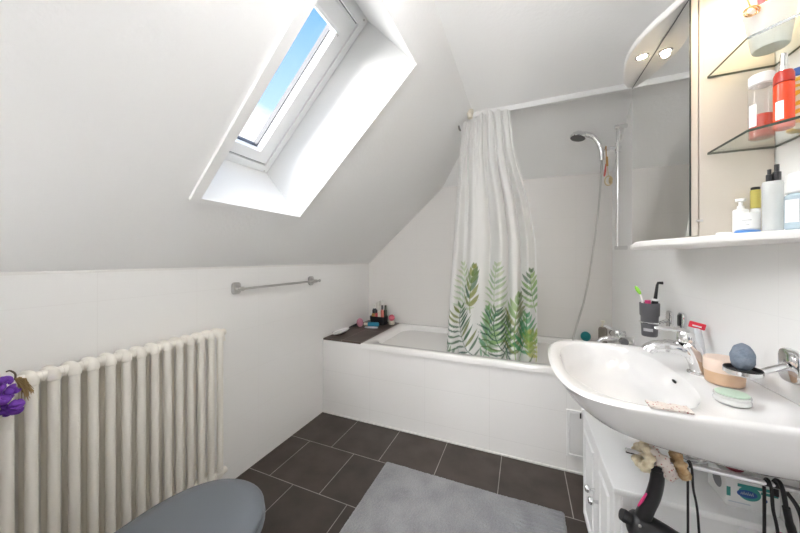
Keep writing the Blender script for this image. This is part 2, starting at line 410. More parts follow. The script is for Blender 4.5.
bm = NB(); tube(bm, spline([(.44, 1.2, .70), (.44, 1.2, .60), (.46, 1.2, .575), (.50, 1.2, .575), (.53, 1.2, .60), (.612, 1.2, .61)], 5), .016, 12); mk('waste_pipe', bm, CHROME, bs)

# basin mixer tap
tp = thing('basin_tap', 'chrome single-lever mixer tap on the wash basin', 'tap', (.49, 1.178, .852))
bm = NB(); lathe(bm, (.495, 1.178, .852), [(.029, 0), (.029, .004), (.025, .008), (0, .008)], 24)
tube(bm, [(.495, 1.178, .856), (.490, 1.178, .885), (.478, 1.178, .915), (.466, 1.178, .938), (.462, 1.178, .944)], [.022, .0225, .0235, .024, .018], 20); mk('tap_body', bm, CHROME, tp)
bm = NB(); tube(bm, spline([(.482, 1.178, .912), (.45, 1.178, .924), (.41, 1.178, .926), (.377, 1.178, .918), (.366, 1.178, .906)], 6), [.0225]*6+[.021]*6+[.019]*6+[.0175]*7, 16, flat=.8); mk('spout', bm, CHROME, tp)
bm = NB(); lathe(bm, (.462, 1.178, .944), [(.019, 0), (.021, .006), (.021, .024), (.016, .032), (0, .034)], 20); d = mk('cartridge_cap', bm, CHROME, tp)
bm = NB(); tube(bm, spline([(.47, 1.178, .974), (.44, 1.178, .981), (.40, 1.178, .982), (.385, 1.178, .981)], 5), [.010, .010, .010, .0095, .009, .009, .0085, .008, .0075, .007, .007, .007, .006, .006, .005, .004], 12, flat=.5); mk('lever', bm, CHROME, tp)

# chrome swing towel arm below the basin
ta = thing('swing_towel_rail', 'chrome towel arm under the basin hung with scrunchies and cords', 'towel rail', (.42, .98, .677))
bm = NB(); tube(bm, [(.257, .98, .678), (.259, .98, .678), (.60, .98, .665)], [.0045, .0068, .0068], 14); mk('bar', bm, CHROME, ta)
bm = NB(); prism(bm, rrect(.98, .665, .045, .06, .012), 'x', .613, .598, .003); mk('wall_plate', bm, CHROME, ta)
ARM = lambda x: .678 - (x-.257)*.013/.343          # height of the bar axis

# ------------------------------------------------------------------ mirror cabinet
MX, MY0, MY1, MZ0, MZ1 = .441, 1.098, 1.580, 1.262, 1.946
mc = thing('mirror_cabinet', 'white wall-hung mirror cabinet with lit canopy and open glass shelves', 'cabinet', (.53, 1.25, 1.24))
def plan(d=0):
    c = [(XR-.001, .868), (.575, .868), (.535, .885), (.505, .91), (.478, .945), (.463, 1.0), (.438, 1.075), (.414, 1.138), (.385, 1.204), (.366, 1.27), (.360, 1.33), (.365, 1.396), (.389, 1.507), (.412, 1.56), (.445, 1.588), (XR-.001, 1.588)]
    return [(p.x, p.y) for p in spline([(x, y, 0) for x, y in c], 5)]
PL = plan()
PB = [(p.x, p.y) for p in spline([(x, y, 0) for x, y in ((XR-.001, .868), (.575, .868), (.535, .885), (.505, .91), (.478, .945), (.463, 1.0), (.438, 1.075), (.414, 1.138), (.391, 1.204), (.378, 1.27), (.378, 1.33), (.391, 1.396), (.420, 1.507), (.434, 1.56), (.448, 1.586), (XR-.001, 1.588))], 5)]
def board(bm, z0, z1, PL=PL):
    cx, cy = XR, 1.25
    sh = lambda d: [(x + (0 if x > XR-.01 else d), y + (d if y < 1.0 else (-d if y > 1.5 else 0)), 0) for x, y in PL]
    rings = []
    for d, z in ((.004, z0), (.0, z0+.004), (.0, z1-.004), (.004, z1)): rings.append([(x, y, z) for x, y, _ in sh(d)])
    loft(bm, rings)
bm = NB(); board(bm, MZ1 + .002, MZ1 + .026); cn = mk('canopy', bm, CABW, mc)
bm = NB(); board(bm, 1.240, MZ0, PB); mk('bottom_board', bm, CABW, mc)
bm = NB(); box(bm, MX+.020, XR-.002, MY0, MY1, MZ0+.0005, MZ1+.0015, .001, 1); mk('carcass', bm, mat('cabinet_cream', (.66, .605, .53), .3), mc)
bm = NB(); box(bm, MX+.002, MX+.018, MY0+.002, MY1, MZ0+.003, MZ1, .001, 1); dr = mk('mirror_door', bm, mat('cabinet_cream', (.66, .605, .53), .3), mc)
bm = NB(); box(bm, MX-.002, MX+.0015, MY0+.001, MY1, MZ0+.003, MZ1); mk('mirror_glass', bm, [MIRROR], dr)
bm = NB(); box(bm, MX-.0021, MX+.0016, MY0-.0002, MY0+.0009, MZ0+.003, MZ1); box(bm, MX-.0024, MX-.0019, MY0+.001, MY1, MZ1-.0035, MZ1); mk('mirror_edge', bm, mat('dark_mirror_edge', (.03, .04, .04), .3), dr)
bm = NB(); box(bm, MX+.012, MX+.026, MY0-.005, MY0-.0005, 1.305, 1.311, .001, 1); mk('catch', bm, STEEL, mc)
# recessed halogen lights in the canopy
WARM = (1.0, .80, .52)
LAMP = mat('halogen_glow', (1, .9, .7), .4, emit=(1.0, .84, .58, 60))
SPOTS = [(.405, 1.349), (.535, 1.00)]
for x, y in SPOTS:
    bm = NB(); lathe(bm, (x, y, MZ1 + .0025), [(.021, 0), (.021, -.003), (.015, -.004), (.015, .001)], 20); rg = mk('light_ring', bm, CHROME, cn)
    bm = NB(); lathe(bm, (x, y, MZ1 - .0005), [(0, -.0015), (.010, -.001), (.0145, 0)], 18); mk('bulb', bm, LAMP, rg)
# glass shelves
def shelf(z, name):
    bm = NB()
    pl = [(.477, MY0-.001), (.477, .937), (.536, .880), (XR-.002, .868), (XR-.002, MY0-.001)]
    loft(bm, [[(x, y, z) for x, y in pl], [(x, y, z+.006) for x, y in pl]])
    bmesh.ops.recalc_face_normals(bm, faces=bm.faces[:])
    for f in bm.faces: f.material_index = 0 if abs(f.normal.z) > .9 else 1
    return mk(name, bm, [SHELFG, SHELFE], mc, ang=20)
SZ1, SZ2 = 1.492, 1.706
shelf(SZ1, 'glass_shelf'); shelf(SZ2, 'glass_shelf')
SZ1 += .0065; SZ2 += .0065

# ------------------------------------------------------------------ things on the shelves
def solid_lathe(name, c, prof, m, parent=None, n=28, **k):
    bm = NB(); lathe(bm, c, prof, n); return mk(name, bm, m, parent, **k)
def cyl(r, h, b=.002): return [(0, 0), (r-b, 0), (r, b), (r, h-b), (r-b, h), (0, h)]

x, y = .548, 1.026
b = thing('cosmetic_bottle', 'clear bottle half full of red liquid with white cap on lower glass shelf', 'bottle', (x, y, SZ1), 'toiletries on the lower glass shelf')
solid_lathe('bottle_body', (x, y, SZ1), cyl(.0222, .132, .004), CLEAR, b)
solid_lathe('red_liquid', (x, y, SZ1+.003), cyl(.0208, .056), mat('red_liquid', (.62, .05, .015), .15), b)
solid_lathe('cap', (x, y, SZ1+.1325), cyl(.0218, .028, .003), WHITEP, b)
bm = NB()
for k in range(7):
    a0, a1 = math.radians(180+k*6), math.radians(186+k*6)
    poly(bm, [(x+.0225*math.cos(a), y+.0225*math.sin(a), SZ1+z) for a, z in ((a0, .03), (a1, .03), (a1, .085), (a0, .085))])
mk('label', bm, WHITEP, b)

x, y = .553, .966
b = thing('spray_bottle', 'orange-red bottle with white label and silver pump on lower glass shelf', 'bottle', (x, y, SZ1), 'toiletries on the lower glass shelf')
ORED = mat('orange_red_plastic', (.80, .075, .02), .25)
solid_lathe('bottle_body', (x, y, SZ1), cyl(.016, .105, .003), ORED, b)
solid_lathe('shoulder', (x, y, SZ1+.1055), [(0, 0), (.016, 0), (.0158, .018), (.013, .026), (0, .026)], mat('deep_red_plastic', (.48, .03, .015), .3), b)
solid_lathe('pump', (x, y, SZ1+.132), [(0, 0), (.008, 0), (.008, .012), (.006, .014), (.006, .04), (0, .04)], CHROME, b)
bm = NB()
for k in range(6):
    a0, a1 = math.radians(192+k*8), math.radians(200+k*8)
    poly(bm, [(x+.0162*math.cos(a), y+.0162*math.sin(a), SZ1+z) for a, z in ((a0, .02), (a1, .02), (a1, .062), (a0, .062))])
mk('label', bm, WHITEP, b)

def swirl_mat(name, a, c, sc, dist=6):
    m = bpy.data.materials.new(name); m.use_nodes = True; nt = m.node_tree; p = nt.nodes['Principled BSDF']; p.inputs['Roughness'].default_value = .35
    tc = nt.nodes.new('ShaderNodeTexCoord'); wv = nt.nodes.new('ShaderNodeTexWave'); wv.inputs['Scale'].default_value = sc; wv.inputs['Distortion'].default_value = dist; wv.bands_direction = 'Z'
    cr = nt.nodes.new('ShaderNodeValToRGB'); cr.color_ramp.interpolation = 'CONSTANT'; cr.color_ramp.elements[0].color = (*a, 1); cr.color_ramp.elements[1].color = (*c, 1); cr.color_ramp.elements[1].position = .5
    nt.links.new(tc.outputs['Object'], wv.inputs[0]); nt.links.new(wv.outputs[0], cr.inputs[0]); nt.links.new(cr.outputs[0], p.inputs['Base Color']); return m
x, y = .593, .995
b = thing('patterned_can', 'yellow and white patterned can with blue top on lower glass shelf', 'can', (x, y, SZ1), 'toiletries on the lower glass shelf')
solid_lathe('can_body', (x, y, SZ1), cyl(.0175, .125, .003), swirl_mat('yellow_white_print', (.90, .52, .03), (.88, .82, .62), 16), b)
solid_lathe('cap', (x, y, SZ1+.1255), cyl(.015, .020, .003), mat('blue_plastic', (.05, .13, .45), .35), b)

x, y = .556, 1.012
b = thing('brush_cup', 'white plastic cup of brushes on the upper glass shelf', 'cup', (x, y, SZ2))
bm = NB(); lathe(bm, (x, y, SZ2), [(0, 0), (.029, 0), (.031, .003), (.043, .092), (.0445, .095), (.0435, .096), (.041, .093), (.030, .006), (0, .006)], 32)
mk('cup_body', bm, mat('white_cup', (.80, .78, .74), .4), b)
for k, (dx, dy, tx, ty, h, r, c, lab) in enumerate([(-.022, -.006, -.024, -.012, .17, .0070, (.62, .16, .20), 'pink handled brush standing in the white cup'),
                                   (-.006, -.014, -.004, -.026, .19, .0050, (.72, .62, .50), 'beige thin brush standing in the white cup'),
                                   (.008, -.012, .008, -.020, .18, .0065, (.30, .06, .03), 'dark red brush standing in the white cup'),
                                   (.018, .004, .022, .0, .16, .0055, (.75, .40, .06), 'orange stick standing in the white cup'),
                                   (.004, .012, .002, .018, .18, .0050, (.35, .13, .06), 'brown stick at the back of the white cup')]):
    bm = NB(); p0 = Vector((x+dx*.6, y+dy*.6, SZ2+.008)); p1 = Vector((x+tx, y+ty, SZ2+h))
    tube(bm, [p0, p0.lerp(p1, .5), p0.lerp(p1, .8), p1], [r*.7, r*.9, r, r*.8], 10)
    tag(mk('makeup_brush', bm, mat('brush_colour_%d' % k, c, .4)), lab, 'brush', 'brushes in the white cup')
# gold eyelash curler hooked over the cup
GOLD = mat('rose_gold', (.80, .48, .25), .2, 1.0)
x2, y2 = x-.048, y-.030
bm = NB()
for dz, dy in ((0, -.004), (.004, .006)):
    tube(bm, [(x2+.012*math.cos(a), y2+dy, SZ2+.083+dz+.011*math.sin(a)) for a in [2*PI*k/20 for k in range(20)]], .0018, 8, caps=True)
tube(bm, [(x2-.002, y2, SZ2+.094), (x2-.012, y2-.002, SZ2+.125), (x2-.018, y2-.004, SZ2+.165)], .0018, 8)
tube(bm, [(x2+.012, y2, SZ2+.083), (x2+.022, y2+.012, SZ2+.094), (x2+.026, y2+.018, SZ2+.101)], .0016, 8)
tag(mk('eyelash_curler', bm, GOLD), 'rose gold wire eyelash curler hooked over the white cup', 'beauty tool')

# on the bottom board
BZ = MZ0 + .0005
x, y = .527, 1.035
b = thing('cream_jar', 'white cream jar with a blue band standing on the cabinet bottom board', 'jar', (x, y, BZ), 'toiletries on the cabinet bottom board')
solid_lathe('blue_lid', (x, y, BZ), cyl(.0225, .010, .002), mat('sky_blue_plastic', (.09, .26, .62), .35), b)
solid_lathe('jar_body', (x, y, BZ+.0102), cyl(.021, .044, .003), WHITEP, b)
bm = NB()
for z, a0, a1 in ((.034, 215, 262), (.027, 215, 240), (.022, 215, 252)):
    aa = [math.radians(a0+(a1-a0)*k/6) for k in range(7)]
    for p, q in zip(aa[:-1], aa[1:]): poly(bm, [(x+.0212*math.cos(w_), y+.0212*math.sin(w_), BZ+z+dz) for w_, dz in ((p, 0), (q, 0), (q, .0016), (p, .0016))])
mk('print', bm, mat('grey_print', (.35, .36, .38), .5), b)
bm = NB(); lathe(bm, (.488, 1.045, BZ), cyl(.016, .007, .002), 24); tag(mk('round_lid', bm, WHITEP), 'flat round white lid lying left of the cream jar', 'lid', 'toiletries on the cabinet bottom board')
x, y = .537, 1.080
b = thing('dropper_bottle', 'small white pump bottle behind the blue banded cream jar', 'bottle', (x, y, BZ), 'toiletries on the cabinet bottom board')
solid_lathe('bottle_body', (x, y, BZ), cyl(.015, .070, .003), WHITEP, b)
solid_lathe('pump', (x, y, BZ+.0702), [(0, 0), (.007, 0), (.007, .008), (.004, .010), (.004, .020), (.010, .021), (.010, .028), (0, .029)], WHITEP, b)
x, y = .563, 1.075
b = thing('vial', 'small vial with yellow label behind the gap between jar and tall clear bottle', 'bottle', (x, y, BZ), 'toiletries on the cabinet bottom board')
solid_lathe('vial_body', (x, y, BZ), cyl(.009, .070, .002), WHITEP, b)
solid_lathe('yellow_label', (x, y, BZ+.0705), cyl(.0092, .048, .001), mat('olive_yellow', (.50, .43, .10), .5), b)
solid_lathe('cap', (x, y, BZ+.1188), cyl(.0085, .007, .001), BLACK, b)
x, y = .548, .990
b = thing('tall_bottle', 'tall clear bottle with black caps on the cabinet bottom board', 'bottle', (x, y, BZ), 'toiletries on the cabinet bottom board')
solid_lathe('bottle_body', (x, y, BZ), [(0, 0), (.015, 0), (.0165, .003), (.017, .115), (.016, .121), (0, .121)], glass_mat('frosted_plastic', (.9, .92, .92), body=((.84, .86, .86), .5)), b)
bm = NB()
for dx, dy, h, r in ((-.009, -.006, .028, .0055), (.001, -.010, .036, .0055), (.008, .002, .040, .0070)): lathe(bm, (x+dx, y+dy, BZ+.1215), [(0, 0), (r, 0), (r, h*.55), (r*.6, h*.6), (r*.6, h), (0, h)], 12)
mk('cap', bm, BLACK, b)
x, y = .560, .938
b = thing('lotion_bottle', 'pale blue lotion bottle with white cap at cabinet board end', 'bottle', (x, y, BZ), 'toiletries on the cabinet bottom board')
solid_lathe('bottle_body', (x, y, BZ), cyl(.020, .082, .005), glass_mat('pale_blue_plastic', (.78, .88, .94), body=((.62, .74, .82), .6)), b)
solid_lathe('cap', (x, y, BZ+.0822), cyl(.0185, .045, .003), WHITEP, b)
bm = NB()
for k in range(6):
    a0, a1 = math.radians(175+k*11), math.radians(186+k*11)
    poly(bm, [(x+0.0203*math.cos(a), y+0.0203*math.sin(a), BZ+z) for a, z in ((a0, .018), (a1, .018), (a1, .068), (a0, .068))])
mk('label', bm, WHITEP, b)

# ------------------------------------------------------------------ brackets on the right wall
def plate(bm, y, z, w_, h): prism(bm, rrect(y, z, w_, h, w_*.32), 'x', XR-.0005, XR-.016, .005)
cy, cz = 1.685, .925
ch = thing('tumbler_holder', 'chrome wall bracket holding the dark grey tumbler', 'holder', (XR, cy, cz-.04))
bm = NB(); plate(bm, cy, cz, .045, .085); mk('wall_plate', bm, CHROME, ch)
bm = NB(); tube(bm, spline([(XR-.014, cy, cz), (XR-.026, cy, cz-.006), (.571, cy, cz-.014)], 4), .007, 10)
tube(bm, [(.533+.0355*math.cos(a), cy+.0355*math.sin(a), cz-.014) for a in [2*PI*k/28 for k in range(29)]], .0034, 8); mk('ring_arm', bm, CHROME, ch)
tb = thing('tumbler', 'dark grey tapered toothbrush tumbler in chrome wall ring', 'cup', (.533, cy, .848))
bm = NB(); lathe(bm, (.533, cy, .848), [(0, 0), (.0275, 0), (.029, .004), (.0318, .060), (.0325, .090), (.0360, .096), (.0372, .150), (.0355, .151), (.0342, .146), (.030, .060), (.027, .006), (0, .006)], 36); mk('cup_body', bm, GREYP, tb)
bm = NB()
for z, a0, a1 in ((.045, 210, 275),):
    aa = [math.radians(a0+(a1-a0)*k/8) for k in range(9)]
    for p, q in zip(aa[:-1], aa[1:]): poly(bm, [(.533+.0314*math.cos(w_), cy+.0314*math.sin(w_), .848+z+dz-.02) for w_, dz in ((p, 0), (q, 0), (q, .013), (p, .013))])
mk('label', bm, mat('pale_grey_label', (.5, .5, .52), .5), tb)
def stick(name, label, cat, pts, r, m, **k):
    bm = NB(); tube(bm, pts, r, 10); return tag(mk(name, bm, m), label, cat, **k)
cx = .533
t_ = thing('electric_toothbrush', 'black electric toothbrush with white collar standing in grey tumbler', 'toothbrush', (cx+.015, cy-.01, .86))
bm = NB(); tube(bm, [(cx+.010, cy-.006, .858), (cx+.017, cy-.010, 1.010)], .012, 14); mk('handle', bm, BLACK, t_)
bm = NB(); tube(bm, [(cx+.0172, cy-.010, 1.0102), (cx+.0178, cy-.010, 1.020)], .0125, 14); mk('collar', bm, WHITEP, t_)
bm = NB(); tube(bm, [(cx+.0179, cy-.010, 1.0202), (cx+.024, cy-.012, 1.082), (cx+.027, cy-.012, 1.092), (cx+.044, cy-.012, 1.092)], [.007, .005, .006, .007], 12); mk('brush_head', bm, BLACK, t_)
t_ = thing('green_toothbrush', 'bright green toothbrush leaning left out of the grey tumbler', 'toothbrush', (cx-.02, cy, .86))
bm = NB(); tube(bm, [(cx-.008, cy, .858), (cx-.030, cy-.004, 1.02), (cx-.036, cy-.006, 1.035)], [.005, .004, .003], 10); mk('handle', bm, WHITEP, t_)
bm = NB(); ball(bm, (cx-.045, cy-.008, 1.056), (.008, .006, .022), 12, 8, M=Matrix.Rotation(math.radians(-28), 4, 'Y')); mk('brush_head', bm, mat('lime_green', (.25, .62, .05), .4), t_)
bm = NB(); tube(bm, [(cx-.004, cy-.008, .858), (cx-.010, cy-.013, .985), (cx-.011, cy-.014, 1.012)], [.008, .014, .014], 14, flat=.7)
tag(mk('toothpaste_tube', bm, PINKP), 'pinkish red tube end poking out of the grey tumbler', 'tube')
# empty bracket further along
eb = thing('wall_bracket', 'empty chrome wall bracket with black insert right of the tumbler holder', 'bracket', (XR, 1.575, .91))
bm = NB(); plate(bm, 1.575, .935, .05, .085); mk('wall_plate', bm, CHROME, eb)
bm = NB(); prism(bm, rrect(1.575, .945, .024, .045, .008), 'x', XR-.0161, XR-.020, .001); mk('insert', bm, BLACK, eb)

# soap dish bracket
sd = thing('soap_dish', 'chrome wall-mounted soap dish above the basin end', 'soap dish', (XR, 1.035, .89))
bm = NB(); plate(bm, 1.035, .938, .066, .082); mk('wall_plate', bm, CHROME, sd)
bm = NB(); tube(bm, spline([(XR-.014, 1.035, .936), (.595, 1.035, .934), (.575, 1.032, .928), (.547, 1.027, .918)], 4), [.013, .012, .011, .0105, .010, .0095, .009, .0085, .008, .008, .0075, .007, .007], 12); mk('arm', bm, CHROME, sd)
bm = NB(); lathe(bm, (.512, 1.022, .908), [(.027, 0), (.033, .001), (.0355, .004), (.0355, .013), (.033, .014), (.0325, .004), (.027, .003), (.027, 0)], 36); mk('ring', bm, CHROME, sd)
bm = NB(); lathe(bm, (.512, 1.022, .9125), [(0, 0), (.032, 0), (.0345, .011), (.0335, .0125), (.030, .004), (0, .004)], 36); mk('dish', bm, RUBBER, sd)
bm = NB(); ball(bm, (.512, 1.022, .951), (.0225, .022, .035), 28, 18)
for vtx in bm.verts:
    p = vtx.co; n_ = math.sin(p.x*210+p.z*90)*math.sin(p.y*190+1)*math.sin(p.z*160)
    vtx.co += (p - Vector((.512, 1.022, .951))) * (.07*n_)
    if vtx.co.z < .9170: vtx.co.z = .9170
tag(mk('bath_sponge', bm, mat('blue_grey_sponge', (.16, .20, .26), .9, bump=(160, .7, .006), var=(60, (.23, .27, .33)))), 'blue-grey crumpled sponge sitting in the chrome soap dish', 'sponge')

# things on the basin
DZ = .8545
x, y = .517, 1.107
b = thing('soap_pot', 'round peach and tan pot on the basin beside the tap', 'pot', (x, y, DZ))
solid_lathe('pot_body', (x, y, DZ), [(0, 0), (.036, 0), (.039, .003), (.041, .034), (0, .034)], mat('tan_wood', (.68, .45, .28), .5, var=(20, (.74, .52, .36))), b)
solid_lathe('pot_lid', (x, y, DZ+.0342), [(0, 0), (.0415, 0), (.0425, .003), (.0425, .032), (.0405, .035), (0, .036)], mat('peach_plastic', (.80, .64, .54), .45), b)
x, y = .464, .964
b = thing('balm_tin', 'flat clear jar with mint green contents on near end of basin', 'jar', (x, y, DZ))
solid_lathe('jar_body', (x, y, DZ), [(0, 0), (.029, 0), (.032, .003), (.032, .009), (.0305, .011), (.0305, .014), (.032, .016), (.032, .020), (0, .020)], mat('clear_grey_tin', (.74, .75, .74), .12, .25), b)
solid_lathe('green_lid', (x, y, DZ+.0202), cyl(.0295, .004, .0015), mat('mint_green', (.50, .64, .52), .4), b)
b = thing('squeeze_tube', 'grey tube with red top standing behind the tap against the wall', 'tube', (.567, 1.34, DZ))
bm = NB(); tube(bm, [(.566, 1.335, DZ+.003), (.566, 1.336, DZ+.010), (.572, 1.365, .91), (.577, 1.390, .945)], [.013, .0155, .017, .015], 16, flat=.65); mk('tube_body', bm, mat('grey_white_tube', (.62, .64, .67), .3), b)
bm = NB(); box(bm, -.022, .022, -.006, .006, -.010, .012, .003)
M_ = Matrix.Translation((.579, 1.396, .9585)) @ Matrix.Rotation(math.radians(-22), 4, 'Z') @ Matrix.Rotation(math.radians(12), 4, 'Y')
for vtx in bm.verts: vtx.co = M_ @ vtx.co
mk('red_top', bm, mat('signal_red', (.72, .02, .05), .35), b)
bm = NB(); box(bm, -.012, .012, -.0066, -.0061, -.003, .002)
for vtx in bm.verts: vtx.co = M_ @ vtx.co
mk('white_mark', bm, WHITEP, b)
# floral cloth pad on the near rim
bm = NB(); nx, ny = 22, 8
x0, x1, y0, y1 = .272, .350, .853, .888
vv = [[bm.verts.new((x0+(x1-x0)*i/nx, y0+(y1-y0)*j/ny + .0006*math.sin(i*.9), DZ+.004+.0008*math.sin(i*.8+j)+random.uniform(0, .0005))) for j in range(ny+1)] for i in range(nx+1)]
for i in range(nx):
    for j in range(ny): bm.faces.new((vv[i][j], vv[i+1][j], vv[i+1][j+1], vv[i][j+1]))
r_ = bmesh.ops.extrude_face_region(bm, geom=bm.faces[:])
for g in r_['geom']:
    if isinstance(g, bmesh.types.BMVert): g.co.z = DZ + .0003
m = bpy.data.materials.new('floral_cloth'); m.use_nodes = True; nt = m.node_tree; p_ = nt.nodes['Principled BSDF']; p_.inputs['Roughness'].default_value = .9
tc = nt.nodes.new('ShaderNodeTexCoord'); vo_ = nt.nodes.new('ShaderNodeTexVoronoi'); vo_.inputs['Scale'].default_value = 130
cr = nt.nodes.new('ShaderNodeValToRGB'); cr.color_ramp.elements[0].color = (.40, .12, .12, 1); cr.color_ramp.elements[0].position = .18; cr.color_ramp.elements[1].color = (.66, .60, .56, 1); cr.color_ramp.elements[1].position = .3
nt.links.new(tc.outputs['Object'], vo_.inputs['Vector']); nt.links.new(vo_.outputs['Distance'], cr.inputs[0]); nt.links.new(cr.outputs[0], p_.inputs['Base Color'])
FLORAL = m
tag(mk('cloth_pad', bm, FLORAL), 'small white floral cloth pad lying on the near basin rim', 'cloth')
b = thing('basin_plug', 'small dark grey plug standing on the far basin rim', 'plug', (.455, 1.425, DZ))
solid_lathe('plug_body', (.455, 1.425, DZ), [(0, 0), (.016, 0), (.016, .004), (.009, .008), (.006, .018), (.004, .022), (0, .023)], mat('grey_rubber', (.16, .16, .18), .5), b)

# ------------------------------------------------------------------ hanging under the basin
def torus_cloth(bm, c, R_, r_, axis, seed, n=36, m_=10, rip=.35):
    rnd = random.Random(seed); ph = [rnd.uniform(0, 6.28) for _ in range(3)]
    U_ = Vector(axis).normalized(); A_ = U_.orthogonal().normalized(); B_ = U_.cross(A_); rings = []
    for i in range(n):
        a = 2*PI*i/n; d = A_*math.cos(a) + B_*math.sin(a)
        rr_ = r_*(1+rip*math.sin(a*9+ph[0])*.6+rip*.4*math.sin(a*5+ph[1]))
        rings.append([Vector(c) + d*(R_+rr_*math.cos(2*PI*k/m_)*(1+.15*math.sin(k*3+i))) + U_*rr_*1.1*math.sin(2*PI*k/m_) for k in range(m_)])
    rings.append(rings[0]); loft(bm, rings, False, False); bmesh.ops.remove_doubles(bm, verts=bm.verts[:], dist=1e-6)
SCR = [('floral', FLORAL, .328, .030, .0125, (.75, .35, .45), -.013, 'white floral scrunchie looped around chrome arm above hair dryer'),
       ('beige', mat('beige_fabric', (.62, .52, .36), .95, var=(90, (.75, .68, .52))), .296, .024, .0110, (.95, .2, -.25), -.012, 'beige scrunchie nearest the free end of the chrome arm'),
       ('brown', mat('tan_fabric', (.42, .26, .12), .95, var=(90, (.58, .42, .25))), .372, .022, .0105, (.95, -.1, .3), -.0105, 'tan brown scrunchie right of the hanging hair dryer')]
for nm, m, x, R_, r_, ax, dz, lab in SCR:
    dz = -(R_ - r_ - .0085)
    bm = NB(); torus_cloth(bm, (x, .98, ARM(x)+dz), R_, r_, ax, len(nm)); tag(mk('scrunchie', bm, m, ang=80), lab, 'scrunchie', 'scrunchies on the chrome arm')
# hair dryer hanging by its loop
hd = thing('hair_dryer', 'black hair dryer with pink trim hanging below the chrome arm', 'hair dryer', (.325, .966, .45))
bm = NB(); hp = spline([(.322, .966, .652), (.321, .966, .62), (.313, .966, .58), (.300, .966, .545), (.292, .966, .520)], 5)
tube(bm, hp, [.0165+.0055*i/(len(hp)-1) for i in range(len(hp))], 18, flat=.8); mk('handle', bm, BLACK, hd)
bm = NB(); tube(bm, [(.296, .9555, .590), (.287, .956, .568), (.279, .958, .550)], [.002, .0035, .002], 10); mk('pink_trim', bm, PINKP, hd)
bm = NB(); tube(bm, spline([(.262, .966, .498), (.280, .966, .493), (.310, .966, .484), (.350, .966, .470), (.395, .966, .455)], 4), [.022, .027, .031, .033, .034, .035, .0355, .036, .036, .036, .0355, .035, .034, .033, .032, .031, .030], 22); mk('barrel', bm, BLACK, hd)
bm = NB(); tube(bm, [(.244, .966, .511), (.252, .966, .508), (.268, .966, .502)], [.014, .016, .014], 20); mk('nozzle', bm, RUBBER, hd)
bm = NB(); ball(bm, (.277, .938, .513), (.004, .002, .004), 10, 6); mk('switch', bm, STEEL, hd)
bm = NB(); tube(bm, [(.322+.010*math.cos(a), .968, .6620+.019*math.sin(a)) for a in [2*PI*k/20 for k in range(20)]], .0016, 8); mk('hanging_loop', bm, RUBBER, hd)
# black cords over the arm
def over(x, pts, r): return spline(pts, 6)
def cordset(xs, r, label, low, y_in=.0095):
    bm = NB(); a = ARM(xs)
    ps = [(xs+.004, .98+.018, low+.06), (xs+.002, .98+.014, a-.04), (xs, .98+.0115, a-.004), (xs, .98, a+.0068+r+.0012), (xs, .98-.0115, a-.004), (xs+.002, .98-.013, a-.05), (xs+.010, .98-.014, a-.11), (xs+.016, .975-.014, low)]
    tube(bm, spline(ps, 6), r, 10); return tag(mk('power_cord', bm, RUBBER), label, 'cord', 'black cords over the chrome arm')
cordset(.392, .0026, 'thin black cord over chrome arm just right of the hair dryer', .40)
cordset(.534, .0030, 'left black cord of the pair in front of the tissue box', .40)
b = thing('hair_straightener', 'black folded styling iron hanging in front of the tissue box', 'styling iron', (.548, .97, .45))
x = .553; a = ARM(x)
bm = NB(); tube(bm, spline([(x, .98+.012, a-.03), (x, .98+.0125, a-.004), (x, .98, a+.0115), (x, .98-.0125, a-.004), (x+.003, .98-.0145, a-.035)], 6), .0042, 10, flat=1.6); mk('strap', bm, RUBBER, b)
bm = NB(); tube(bm, spline([(x+.003, .965, a-.036), (x+.009, .964, a-.075), (x+.020, .963, a-.12), (x+.036, .962, a-.18)], 6), [.008]*6+[.0095]*6+[.011]*7, 14, flat=.8); mk('handle', bm, BLACK, b)
bm = NB(); tube(bm, [(x-.004, .966, a-.100), (x-.004, .965, a-.135)], .006, 12); mk('pink_grip', bm, PINKP, b)
bm = NB(); tube(bm, spline([(.574, .9945, ARM(.57)-.017), (.588, .987, ARM(.57)-.045), (.594, .984, ARM(.57)-.085), (.590, .985, .50), (.586, .985, .42)], 6), .0042, 10)
tag(mk('power_cord', bm, RUBBER), 'thick black cord curving down at wall end of the chrome arm', 'cord', 'black cords over the chrome arm')

# tissue box
tbx = thing('tissue_box', 'white tissue box with teal and blue print on the cabinet top', 'box', (.553, 1.15, VZ))
x0, x1, y0, y1, z0, z1 = .508, .611, 1.078, 1.165, VZ+.0005, VZ+.080
bm = NB(); box(bm, x0, x1, y0, y1, z0, z1, .0015, 1); mk('carton', bm, mat('white_card', (.80, .81, .81), .5), tbx)
TEAL = mat('teal_print', (.05, .30, .27), .5); BLUEP = mat('blue_print', (.03, .09, .32), .5)
def fell(bm, cx_, cz_, rx, rz, y_, n=28, tilt=0):
    poly(bm, [(cx_+rx*math.cos(a)*math.cos(tilt)-rz*math.sin(a)*math.sin(tilt), y_, cz_+rx*math.cos(a)*math.sin(tilt)+rz*math.sin(a)*math.cos(tilt)) for a in [2*PI*k/n for k in range(n)]])
bm = NB(); box(bm, .530, .607, y0-.0006, y0-.0001, z0+.058, z0+.066); box(bm, .508, .516, y0-.0006, y0-.0001, z0+.028, z0+.052); fell(bm, .553, z0+.044, .022, .019, y0-.0005); box(bm, .575, .607, y0-.0006, y0-.0001, z0+.048, z0+.055); mk('teal_print', bm, TEAL, tbx)
bm = NB(); fell(bm, .548, z0+.042, .020, .0105, y0-.0009); fell(bm, .583, z0+.034, .004, .005, y0-.0009); mk('blue_print', bm, BLUEP, tbx)
bm = NB()
